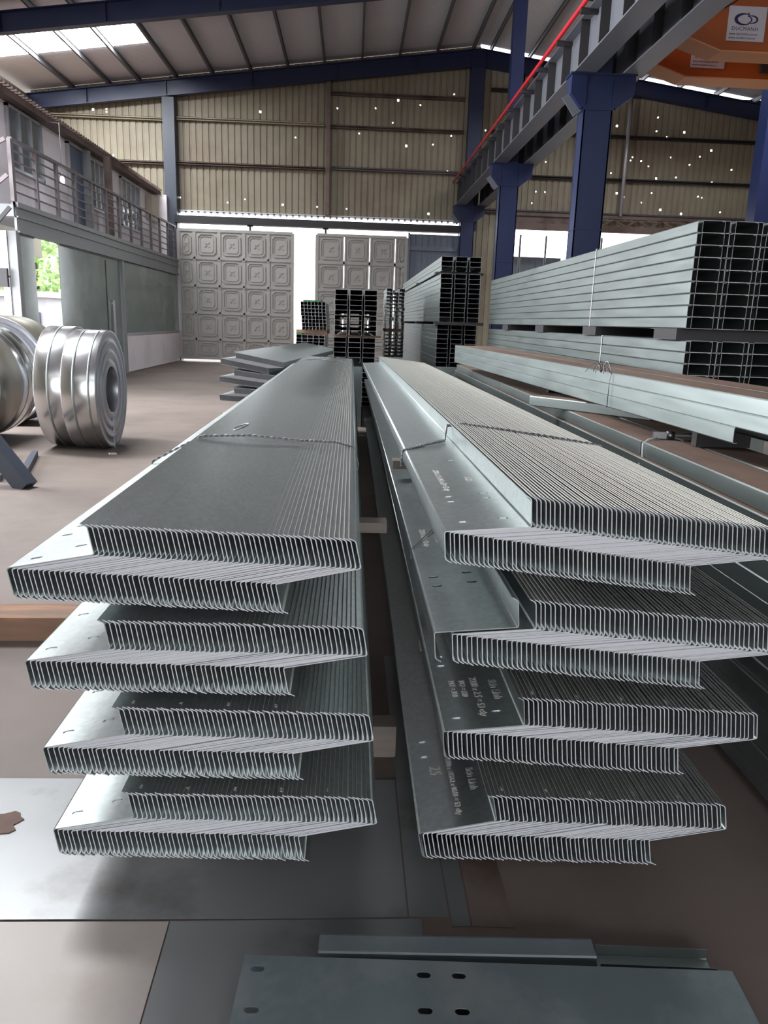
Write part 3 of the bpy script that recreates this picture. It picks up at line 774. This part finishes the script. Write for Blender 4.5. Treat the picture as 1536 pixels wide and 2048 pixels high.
# everything past the three hundred that show largest is one object
m = MB()
for mt, L in stuff_mats+far_specs:
    s = MB().sweep(ZLINE if L > 6 else bend(ZPTS, 0.004, 1), ZT, 0, L, slit=2)
    b0 = len(m.v); m.v += [tuple(mt @ Vector(p)) for p in s.v]
    m.f += [tuple(b0+i for i in q) for q in s.f]; m.m += s.m; m.s += s.s
rest = m.build('zed_purlin', [M['zinc'], M['zinc_edge'], M['slit_edge']], label='remaining galvanized Z purlins: two lower right bundles and the far bundles behind the left stack', cat='purlin', kind='stuff')
for lv in (2, 3):
    for n_ in (10, 20, 30, 40, 50):
        mt = zmat(B[('R', lv)], N_Z-n_)
        ux = Vector((math.sin(la), 0, -math.cos(la))); nrm = Vector((math.cos(la), 0, math.sin(la)))
        lipc = Vector((ZW-math.sin(la)*ZL*0.5, 0.024, ZF+math.cos(la)*ZL*0.5))
        text('chalk_number', str(n_//10), 0.02, mt @ axes(ux, (0, 1, 0), lipc-ux*0.006+nrm*0.0018), M['chalk'], rest)

# timber spacers between the bundles
def block(name, x0, x1, y, z0, z1, lab, w=0.08, mat='wood_pale', grp='timber spacers between the Z bundles'):
    o = MB().box(-(x1-x0)/2, (x1-x0)/2, -w/2, w/2, 0, z1-z0).build(name, M[mat], label=lab, cat='timber', group=grp)
    o.location = ((x0+x1)/2, y, z0); return o
YS = [('near', 2.62), ('middle', 5.6), ('far', 8.6)]
gapL = [('under the topmost bundle', 0.742, 0.777), ('under the second bundle', 0.515, 0.570), ('under the third bundle', 0.285, 0.343), ('on the floor under the lowest bundle', 0.0, 0.115)]
for nm, y in YS:
    for gl, z0, z1 in gapL:
        fl = z0 == 0.0
        block('timber_spacer', -0.70 if not fl else -0.72, (0.135 if nm == 'near' else 0.0) if z0 > 0.7 else (0.18 if fl and nm == 'near' else -0.02), y if not (fl and nm == 'near') else 2.42, z0, z1,
              'pale timber %s of the left stack, %s' % (gl, {'near': 'near end', 'middle': 'mid-length', 'far': 'far end'}[nm]))
gapR = [('under the topmost bundle', 0.80, 0.838), ('under the second bundle', 0.555, 0.60), ('under the third bundle', 0.305, 0.36), ('on the floor under the lowest bundle', 0.0, 0.105)]
for nm, y in YS:
    for gl, z0, z1 in gapR:
        block('timber_spacer', 0.27 if z0 < 0.7 else (0.20 if nm == 'near' else 0.26), 0.97, y if z0 < 0.7 else y+0.9, z0, z1,
              'pale timber %s of the right stack, %s' % (gl, {'near': 'near end', 'middle': 'mid-length', 'far': 'far end'}[nm]))
o = MB().box(-0.75, 0.75, -0.09, 0.09, 0, 0.11).build('timber_beam', M['wood'], label='long reddish timber beam sticking out on the floor left of the left stack', cat='timber')
o.location = (-1.25, 3.42, 0); o.rotation_euler = (0, 0, 0.03)

# tie wires
def wire(name, pts, r, lab, loop=None, twist=True):
    m = MB(); P = [Vector(p) for p in pts]
    if twist:
        D = []
        for a, c in zip(P[:-1], P[1:]):
            for k in range(24): D.append(a.lerp(c, k/24))
        D.append(P[-1])
        for ph in (0, PI):
            m.tube([(p.x, p.y+0.8*r*math.cos(k*1.1+ph), p.z+0.8*r*math.sin(k*1.1+ph)) for k, p in enumerate(D)], r*0.7, 5)
    else: m.tube(P, r, 6)
    if loop: m.tube(loop, r*0.8, 6)
    return m.build(name, M['wire'], label=lab, cat='wire')
def ring(c, rx, ry, n=16, lift=0.01):
    return [(c[0]+rx*math.cos(2*PI*k/n), c[1]+ry*math.sin(2*PI*k/n), c[2]+lift*(1+math.cos(2*PI*k/n))) for k in range(n+1)]
zt = 0.883+0.066+0.04
wire('tie_wire', [(-0.78,3.02,0.86),(-0.765,3.02,0.895),(-0.575,3.03,zt+0.008),(-0.4,3.05,zt+0.012),(-0.2,3.03,zt+0.0),(-0.05,3.02,zt-0.002),(0.018,3.03,0.968),(0.038,3.02,0.90),(0.03,3.02,0.86)], 0.0035,
     'twisted tie wire with an open loop around the top of the left stack', ring((-0.44,3.16,zt+0.02), 0.03, 0.07))
wire('tie_wire', [(-0.59,9.3,0.985),(-0.4,9.35,1.0),(-0.2,9.32,0.985),(0.03,9.3,0.96)], 0.004, 'tie wire at the far end of the left stack', ring((-0.35,9.4,1.0), 0.05, 0.12))
wire('tie_wire', [(0.195,2.86,0.93),(0.20,2.87,0.985),(0.30,2.95,1.0),(0.375,3.02,1.005),(0.385,3.05,1.06),(0.45,3.06,1.065),(0.6,3.04,1.05),(0.8,3.0,1.03),(0.99,2.97,1.005)], 0.005,
     'twisted rusty tie wire across the top of the right stack')
wire('tie_wire', [(0.205,2.35,0.70),(0.2,2.36,0.748),(0.3,2.6,0.757),(0.385,2.62,0.765)], 0.0015, 'tie wire around the second bundle of the right stack', twist=False)

# ================================================================== C CHANNELS
def chan_line(w, h, lip=0.018, up=True):
    s = 1 if up else -1; z0 = 0 if up else h
    return bend([(lip, z0+s*h), (0, z0+s*h), (0, z0), (w, z0), (w, z0+s*h), (w-lip, z0+s*h)], 0.004, 1)
def chan_mesh(w, h, L, up, t=0.0022, dusty=False, mats=('zinc_dull', 'zinc_edge', 'dusty')):
    line = chan_line(w, h, 0.018 if w > 0.1 else 0.01, up)
    top = None
    if dusty:
        n = len(line); mid = n//2-1
        top = {mid: 2}
    return MB().sweep(line, t, 0, L, top=top).mesh('channel_purlin', [M[k_] for k_ in mats])
def put(name, me, loc, lab, grp, rz=0.0, cat='purlin', kind=None):
    o = bpy.data.objects.new(name, me); COL.objects.link(o); o.location = loc; o.rotation_euler = (0, 0, rz)
    return tag(o, lab, cat, grp, kind)
hidden = []   # channel purlins the photo shows nothing of (below the visible rows), one object
ROWN = lambda n: ordinal(n)

# --- tall stack on the right: interlocked pairs
cw, ch, off, pitch = 0.155, 0.0635, 0.028, 0.1855
Lr = 6.6
up_m = chan_mesh(cw, ch-0.0035, Lr, True); dn_m = chan_mesh(cw, ch, Lr, False)
X0, Y0 = 1.915, 4.5
for blk, (zt0, rows, nm) in enumerate([(2.057, 9, 'upper'), (1.402, 6, 'lower')]):
    for r in range(rows):
        z = zt0-(r+1)*0.0653
        for c in range(3):
            for q in range(2):
                x = X0+c*pitch+(off if q else 0)+random.uniform(-0.001, 0.001)
                put('channel_purlin', dn_m if q else up_m, (x, Y0+random.uniform(-0.004, 0.004)+(-0.03 if blk else 0), z+0.001),
                    '%s C channel, %s column, %s row, %s bundle of the tallest right stack' % ('inverted' if q else 'upright', ROWN(c+1), ROWN(r+1), nm),
                    'C channels in the %s bundle of the tallest right stack' % nm)
for y, lab in ((4.75, 'nearest'), (6.3, 'second'), (8.0, 'third'), (9.8, 'farthest')):
    block('steel_spacer', X0-0.02, X0+0.62, y, 1.403, 1.468, 'dark spacer bar between the two bundles of the tallest right stack, %s of four' % lab, 0.35, 'dark_steel', 'spacers in the tallest right stack')
MB().box(X0+0.01, X0+0.56, 4.5, 11.0, 0.0, 1.009).build('channel_purlin', M['zinc_dull'], label='channel rows low in the tallest right stack, behind the dusty pile', cat='purlin', kind='stuff')
def strap(x0, x1, y, z0, z1, lab):
    m = MB(); m.box(x0-0.003, x0-0.001, y-0.008, y+0.008, z0, z1); m.box(x0-0.003, x1, y-0.008, y+0.008, z1, z1+0.002)
    m.build('strap', M['zinc_edge'], label=lab, cat='strap')
strap(X0-0.002, X0+0.58, 6.35, 1.469, 2.06, 'thin steel strap around the upper bundle of the tallest right stack')
strap(X0-0.002, X0+0.58, 6.0, 1.01, 1.404, 'thin steel strap around the lower bundle of the tallest right stack')

# --- low dusty pile along the right stack
low = chan_mesh(0.2, 0.0645, 8.6, False, dusty=True)
for k in range(14):
    z = 0.965-0.0660*(k+1)+0.0008
    for c in range(2):
        x = (1.318 if k != 1 else 1.292)+c*0.215+random.uniform(-0.004, 0.004)
        if k == 0 and c == 0:
            yy = 1.15
            for j, ln in enumerate((2.28, 2.24, 1.22, 1.6, 1.3)):
                put('channel_purlin', chan_mesh(0.2, 0.0645, ln-0.012, False, dusty=True), (1.318, yy, z), 'short dusty channel piece, %s from the near end, top row of the low pile' % ROWN(j+1), 'channels in the low dusty pile')
                yy += ln
        else:
            put('channel_purlin', low, (x, 1.15+random.uniform(-0.03, 0.03), z), 'dusty C channel, %s column, %s row down in the low pile beside the right stack' % (ROWN(c+1), ROWN(k+1)), 'channels in the low dusty pile')

# --- slanting bundle of long channels on top of the low pile
def on_line(t): return Vector((1.47, 2.9, 0)).lerp(Vector((1.15, 8.75, 0)), t)
ang = math.atan2(-(1.15-1.47), 8.75-2.9)
for r in range(3):
    L = 5.86 if r == 0 else 7.0
    me = chan_mesh(0.2, 0.0605, L, False, dusty=(r == 2))
    for c in range(2):
        base = on_line(1.0) - Vector((-math.sin(ang), math.cos(ang), 0))*L + Vector((math.cos(ang), math.sin(ang), 0))*c*0.205
        put('channel_purlin', me, (base.x, base.y, 1.04+r*0.0618), 'long C channel, %s layer up, %s side, in the slanting bundle on the low pile' % (ROWN(r+1), 'near' if c == 0 else 'far'), 'channels of the slanting bundle', ang)
for y, lab in ((3.3, 'near'), (5.9, 'middle'), (8.2, 'far')):
    block('steel_spacer', 1.50, 1.74, y, 0.968, 1.039, 'dark bar under the slanting channel bundle, the %s one' % lab, 0.05, 'dark_steel', 'timbers under the slanting bundle')
put('channel_purlin', chan_mesh(0.15, 0.058, 0.85, False, dusty=True), (1.25, 4.98, 0.968), 'short dusty channel lying crosswise under the slanting bundle', 'channels of the slanting bundle', -2.477)
bpy.context.view_layer.update()
m = MB()
for k in range(7):
    a = k*0.9; pts = []
    for j in range(9):
        t = j/8; pts.append((1.335+0.05*math.cos(a)*t*(1.6 if k % 2 else 1), 4.15+0.10*math.sin(a)*t, 1.225+0.05*math.sin(PI*t)*(0.6+0.1*k)))
    m.tube(pts, 0.0022, 5)
m.tube([(1.395, 4.15, 1.226), (1.385, 4.15, 1.19), (1.385, 4.15, 1.04)], 0.0022, 5)
m.build('tie_wire', M['wire'], label='tangled tie wire on the slanting channel bundle', cat='wire')
# clamp pliers lying on the dusty pile
e = empty('clamp_pliers', (1.50, 3.5, 0.969), 'steel clamp pliers with two handles lying on the dusty channel pile', 'pliers', rot=(0, 0, -0.12))
MB().box(-0.10, -0.02, -0.012, 0.012, 0.0, 0.03).build('jaw', M['wire'], e)
MB().tube([(-0.04, 0, 0.015), (-0.005, 0, 0.015)], 0.02, 10).build('pivot', M['wire'], e)
for s in (-1, 1):
    MB().tube([(-0.02, 0, 0.016), (0.05, s*0.02, 0.018), (0.14, s*0.035, 0.022), (0.20, s*0.03, 0.024)], 0.008, 8).build('handle', M['alu'], e)
m = MB().tube([(1.40, 3.46, 0.975), (1.345, 3.42, 0.972), (1.315, 3.40, 0.955), (1.312, 3.38, 0.90), (1.288, 3.36, 0.86)], 0.005, 6)
m.build('strap', M['zinc_edge'], label='bent steel strap end hanging over the edge of the dusty pile', cat='strap')

# --- stack in the middle distance
mw, mh = 0.165, 0.0665
mm = chan_mesh(mw, mh-0.001, 8.6, False)
for blk, (zt0, rows, nm, dx) in enumerate([(2.385, 3, 'topmost', 0.0), (2.15, 10, 'middle', 0.0), (1.44, 9, 'lower', -0.02)]):
    for r in range(rows):
        z = zt0-(r+1)*0.0668
        for c in range(3):
            put('channel_purlin', mm, (1.255+dx+c*0.203+random.uniform(-0.003, 0.003), 11.5+random.uniform(-0.01, 0.01), z),
                'C channel, %s column, %s row, %s bundle, stack beside the far blue column' % (ROWN(c+1), ROWN(r+1), nm), 'channels in the stack beside the far blue column')
for y, lab in ((11.62, 'near'), (15.0, 'middle'), (19.0, 'far')):
    block('steel_spacer', 1.2, 1.9, y, 1.441, 1.481, 'dark spacer under the middle bundle of the stack beside the far blue column, %s one' % lab, 0.3, 'dark_steel', 'spacers in the middle stack')
    block('steel_spacer', 1.2, 1.9, y+0.2, 2.1515, 2.184, 'dark spacer under the topmost bundle of the stack beside the far blue column, %s one' % lab, 0.2, 'dark_steel', 'spacers in the middle stack')
MB().box(1.24, 1.82, 11.55, 20.0, 0.0, 0.838).build('channel_purlin', M['zinc_dull'], label='channel rows low in the stack beside the far blue column', cat='purlin', kind='stuff')

# --- open-ended stack in front of the gate
tm = chan_mesh(0.165, 0.0645, 5.5, False)
for blk, (zt0, rows, nm) in enumerate([(1.853, 9, 'upper'), (1.235, 14, 'lower')]):
    for r in range(rows):
        z = zt0-(r+1)*0.0658
        for c in range(3):
            if blk and r > 4 and c < 2: continue
            put('channel_purlin', tm, (-0.23+c*0.197-0.01*blk+random.uniform(-0.003, 0.003), 10.7+random.uniform(-0.01, 0.01), z),
                'C channel, %s column, %s row, %s bundle, see-through stack before the gate' % (ROWN(c+1), ROWN(r+1), nm), 'channels in the see-through stack')
MB().box(-0.22, 0.155, 10.9, 16.0, 0.0, 0.84).build('channel_purlin', M['zinc_dull'], label='channel rows low in the see-through stack, behind the left stack', cat='purlin', kind='stuff')
MB().box(0.17, 0.33, 10.9, 16.0, 0.0, 0.312).build('timber_beam', M['dark_steel'], label='dark bed low under the see-through stack', cat='timber')
for y, lab in ((10.9, 'near'), (14.5, 'far')):
    block('timber_spacer', -0.25, 0.40, y, 1.2355, 1.2605, 'timber between the bundles of the see-through stack, %s one' % lab, 0.1, 'wood', 'timbers in the see-through stack')

# --- narrow dark stack
nmh = chan_mesh(0.1, 0.062, 1.3, False)
for r in range(18):
    z = 2.03-(r+1)*0.0632 - (0.05 if r > 10 else 0)
    for c in range(3):
        if r == 0 and c == 1: continue
        put('channel_purlin', nmh, (0.60+c*0.112+random.uniform(-0.008, 0.008), 14.2+random.uniform(-0.03, 0.03), z),
            'dark C channel, %s column, %s row of the narrow stack beside the see-through stack' % (ROWN(c+1), ROWN(r+1)), 'channels in the narrow stack')
block('timber_spacer', 0.6, 0.94, 14.4, 1.286, 1.333, 'timber in the middle of the narrow dark stack, near one', 0.1, 'wood', 'timbers in the narrow stack')
block('timber_spacer', 0.6, 0.94, 15.3, 1.286, 1.333, 'timber in the middle of the narrow dark stack, far one', 0.1, 'wood', 'timbers in the narrow stack')
MB().box(0.61, 0.92, 14.25, 15.5, 0, 0.84).build('channel_purlin', M['zinc_dull'], label='channel rows low in the narrow dark stack', cat='purlin', kind='stuff')

# --- small square channels by the gate gap
sm = chan_mesh(0.066, 0.066, 2.6, False); sw = chan_mesh(0.105, 0.064, 2.6, False)
for r in range(8):
    for c in range(7):
        put('small_channel', sm, (-1.03+c*0.0705+0.012*r*0.4+random.uniform(-0.004, 0.004), 16.0+random.uniform(-0.02, 0.02), 1.80-(r+1)*0.0685),
            'small square channel, %s column, %s row of the upper bundle beside the gate gap' % (ROWN(c+1), ROWN(r+1)), 'small channels of the upper bundle', 0.0, 'channel')
for r in range(9):
    for c in range(5):
        put('small_channel', sw, (-1.10+c*0.113+random.uniform(-0.004, 0.004), 15.9+random.uniform(-0.02, 0.02), 1.155-(r+1)*0.066),
            'small wide channel, %s column, %s row of the lower bundle beside the gate gap' % (ROWN(c+1), ROWN(r+1)), 'small channels of the lower bundle', 0.0, 'channel')
for y, lab in ((16.2, 'near'), (18.0, 'far')):
    block('timber_spacer', -1.12, -0.5, y, 1.156, 1.251, 'timber between the two bundles of small channels, %s one' % lab, 0.12, 'wood', 'timbers between small channels')
    block('timber_beam', -1.12, -0.5, y, 0.0, 0.56, 'timber support below the small channels, %s one' % lab, 0.2, 'wood', 'supports below small channels')
MB().box(-0.98, -0.62, 15.99, 16.6, 1.8, 1.83).build('green_cap', M['green'], label='green painted patch on top of the small channel bundle', cat='sheet')
MB().box(-1.10, -0.98, 15.89, 16.4, 1.155, 1.185).build('green_cap', M['green'], label='green painted patch on the corner of the lower small channel bundle', cat='sheet')

# ================================================================== COILS
def coil(lab, loc, rz, w, R, mats, r_in=0.25, edge_strap=True, offset=0.0, straps=(0.35, 0.8)):
    e = empty('steel_coil', loc, lab, 'coil', rot=(0, 0, rz))
    prof = [(-w/2, r_in)]; mi = [1]
    nr = 11
    for k in range(nr):
        a = r_in+(R-r_in)*k/nr; b2 = r_in+(R-r_in)*(k+0.85)/nr; d = 0.006*math.sin(k*2.3)
        prof += [(-w/2+d, a+0.002), (-w/2+d, b2)]; mi += [1, 1]
    prof += [(-w/2+0.002, R), (w/2-0.002, R)]; mi[-1] = 1; mi += [0, 1]
    for k in reversed(range(nr)):
        a = r_in+(R-r_in)*k/nr; b2 = r_in+(R-r_in)*(k+0.85)/nr; d = 0.006*math.sin(k*1.9+1)
        prof += [(w/2+d, b2), (w/2+d, a+0.002)]; mi += [1, 1]
    prof += [(w/2, r_in)]; mi += [1]
    m = MB(); m.revolve(prof, 128, mis=mi)
    o = m.build('coil_body', mats, e); o.location = (0, 0, R)
    for s in straps:
        a = -w/2+w*s
        sm_ = MB().revolve([(a-0.012, R-0.002), (a-0.012, R+0.003), (a+0.012, R+0.003), (a+0.012, R-0.002)], 128)
        so = sm_.build('strap', M['zinc_dull'], e); so.location = (0, 0, R)
    if edge_strap:
        m = MB(); n = 22
        for k in range(n):
            z0 = -r_in-(R-r_in)*k/n; z1 = -r_in-(R-r_in)*(k+1)/n
            m.obox(Matrix.Identity(4), w/2-0.002, w/2+0.012+0.006*(k % 2), -0.035, 0.03, z1, z0+0.004)
        m.obox(Matrix.Identity(4), w/2-0.10, w/2+0.01, -0.03, 0.03, -r_in+0.001, -r_in+0.008)
        eo = m.build('edge_strap', M['coil_face'], e); eo.location = (0, 0, R)
    return e
coil('bright galvanized steel coil facing the aisle, with a ribbed band below its bore', (-2.79, 8.70, 0), 0.03, 0.34, 0.635, [M['coil'], M['coil_face']])
coil('bright slit steel coil tucked close behind the coil facing the aisle', (-3.12, 8.80, 0), 0.02, 0.28, 0.65, [M['coil'], M['coil_face']], edge_strap=False, straps=(0.5,))
coil('matte grey steel coil cut off by the picture edge, nearest the steel stand', (-4.34, 8.67, 0), PI/2, 0.56, 0.66, [M['zinc_matte'], M['coil_face']], edge_strap=False, straps=())
coil('shiny narrow steel coil directly behind the matte grey coil', (-4.34, 9.21, 0), PI/2, 0.48, 0.66, [M['coil'], M['coil_face']], edge_strap=False, straps=(0.3, 0.7))
coil('dull steel coil at the back of the coil group beside the office', (-4.5, 10.45, 0), PI/2, 0.7, 0.69, [M['zinc_matte'], M['coil_face']], edge_strap=False, straps=(0.8,))
for c in [o for o in bpy.data.objects if o.name.startswith('steel_coil')]: pass
e = empty('coil_stand', (-2.72, 6.5, 0), 'grey steel A-frame stand on the floor in front of the matte coil', 'stand')
m = MB(); m.bar((0.02, 0.0, 0.0), (-0.72, 0.25, 0.86), 0.13, 0.14); m.build('leg', M['slate'], e)
m = MB(); m.bar((-0.12, 0.22, 0.03), (-0.5, 1.5, 0.03), 0.06, 0.06); m.build('base_bar', M['slate'], e)
m = MB(); m.bar((-0.32, 0.22, 0.03), (-0.75, 1.5, 0.03), 0.06, 0.06); m.build('base_bar', M['slate'], e)

# ================================================================== FLOOR PLATES
def plate(pts, t, z0, lab, mat, cat='plate', name='floor_plate', grp=None):
    return MB().prism(pts, 2, z0, z0+t).build(name, M[mat], label=lab, cat=cat, group=grp)
plate([(-1.75, 1.632), (-0.57, 1.637), (0.17, 1.640), (0.17, 2.24), (-1.75, 2.235)], 0.003, 0.001, 'large grey steel sheet on the floor below the front of the left stack', 'plate')
plate([(-1.75, 0.2), (-0.40, 0.2), (-0.418, 1.628), (-1.75, 1.628)], 0.003, 0.001, 'dusty pale floor sheet in the near left corner', 'plate_light')
plate([(-0.398, 0.2), (0.17, 0.2), (0.205, 1.634), (-0.414, 1.629)], 0.003, 0.001, 'blue grey floor sheet under the loose offcuts', 'plate')
plate([(0.175, 1.642), (0.275, 1.642), (0.27, 3.2), (0.175, 3.2)], 0.002, 0.001, 'narrow dark floor sheet in the aisle between the stacks', 'plate')
plate([(0.28, 1.61), (0.325, 1.61), (0.33, 2.6), (0.275, 2.6)], 0.002, 0.001, 'thin grey floor strip left of the brown strip', 'plate')
plate([(0.33, 1.61), (0.435, 1.605), (0.43, 2.3), (0.335, 2.3)], 0.002, 0.001, 'brownish floor strip under the front of the right stack', 'plate_brown')
rs = random.Random(3); m = MB(); b = []
for k in range(22):
    a = 2*PI*k/22; rr = 1+rs.uniform(-0.3, 0.3); b.append((-1.0+0.075*rr*math.cos(a), 2.01+0.055*rr*math.sin(a)))
m.prism(b, 2, 0.0045, 0.007); m.build('cardboard_scrap', M['paper'], label='torn dark scrap lying on the light floor sheet', cat='scrap')
m = MB(); m.prism([(-2.55,8.25),(-2.48,8.27),(-2.45,8.2),(-2.52,8.19)], 2, 0.001, 0.012); m.build('paper_scrap', M['outwall'], label='small pale paper scrap on the floor beside the bright coil', cat='scrap')

# slotted flat steel and two short channel offcuts in the foreground
u_ = Vector((1, -0.049, 0)).normalized(); v_ = Vector((-u_.y, u_.x, 0)); o_ = Vector((-0.209, 1.462, 0))
me = MB().sweep(chan_line(0.2, 0.06, 0.018, False), 0.0025, 0, 1.09, end=0).mesh('flat', [M['flat']])
sl = []
for p in ((-0.177,1.42),(-0.177,1.315),(0.187,1.40),(0.264,1.397),(0.182,1.309),(0.259,1.306)):
    d = Vector((p[0], p[1], 0))-o_; sl.append((-d.dot(v_), d.dot(u_), 0.0155, 0.0085))
me = cut_slots(me, sl, [M['flat']], 0.06, True)
o = bpy.data.objects.new('slotted_channel', me); COL.objects.link(o); o.matrix_world = axes(-v_, u_, (o_.x, o_.y, 0.0045))
tag(o, 'wide upside-down steel channel with slotted holes, lying nearest on the floor', 'offcut')
m = MB(); m.sweep(bend([(0.0, 0.002), (0.0, 0.045), (0.058, 0.045), (0.058, 0.002)], 0.009, 3), 0.002, 0, 0.64, end=0)
o = m.build('channel_offcut', M['flat'], label='short upside-down channel offcut on the floor behind the slotted channel', cat='offcut')
o.matrix_world = axes((-0.03, -1, 0), (1, -0.03, 0), (-0.045, 1.540, 0.0045))
m = MB(); m.sweep(bend([(0.0, 0.032), (0.0, 0.003), (0.055, 0.003), (0.055, 0.032)], 0.004, 2), 0.002, 0, 0.265, end=0)
o = m.build('channel_offcut', M['zinc_dull'], label='small open channel offcut beside the longer upside-down one', cat='offcut')
o.matrix_world = axes((-0.06, -1, 0), (1, -0.06, 0), (0.605, 1.513, 0.0045))

# ================================================================== LIGHT
w = bpy.data.worlds.new('World'); S.world = w; w.use_nodes = True
bg = w.node_tree.nodes['Background']; bg.inputs['Color'].default_value = (0.92, 0.96, 1.0, 1); bg.inputs['Strength'].default_value = 3.2

def daylight(name, x0, x1, z0, z1, pos, normal, energy):
    """daylight coming in through a real opening"""
    l = bpy.data.lights.new(name, 'AREA'); l.shape = 'RECTANGLE'; l.size = x1-x0; l.size_y = z1-z0; l.energy = energy
    l.color = (0.94, 0.97, 1.0)
    o = bpy.data.objects.new(name, l); COL.objects.link(o)
    z = -Vector(normal).normalized(); y = Vector((0, 0, 1)); x = y.cross(z).normalized(); y = z.cross(x)
    mt = Matrix((x, y, z)).transposed().to_4x4(); mt.translation = Vector(pos); o.matrix_world = mt
    return o
daylight('side_door_daylight', 7.0, 13.2, 0, 4.6, (XL-0.05, 10.1, 2.3), (1, 0, 0), 1300)
daylight('front_door_daylight', -4.5, 4.0, 0, 5.0, (-0.25, YF-0.05, 2.5), (0, 1, 0), 125)

S.view_settings.view_transform = 'Standard'; S.view_settings.look = 'None'; S.view_settings.gamma = 1.0
S.view_settings.exposure = 0.82; S.view_settings.use_curve_mapping = False
cy = S.cycles
cy.use_denoising = True; cy.max_bounces = 7; cy.diffuse_bounces = 4; cy.glossy_bounces = 4; cy.transmission_bounces = 4
cy.sample_clamp_indirect = 2.0; cy.blur_glossy = 1.5; cy.use_adaptive_sampling = True; cy.adaptive_threshold = 0.01
cy.caustics_reflective = False; cy.caustics_refractive = False
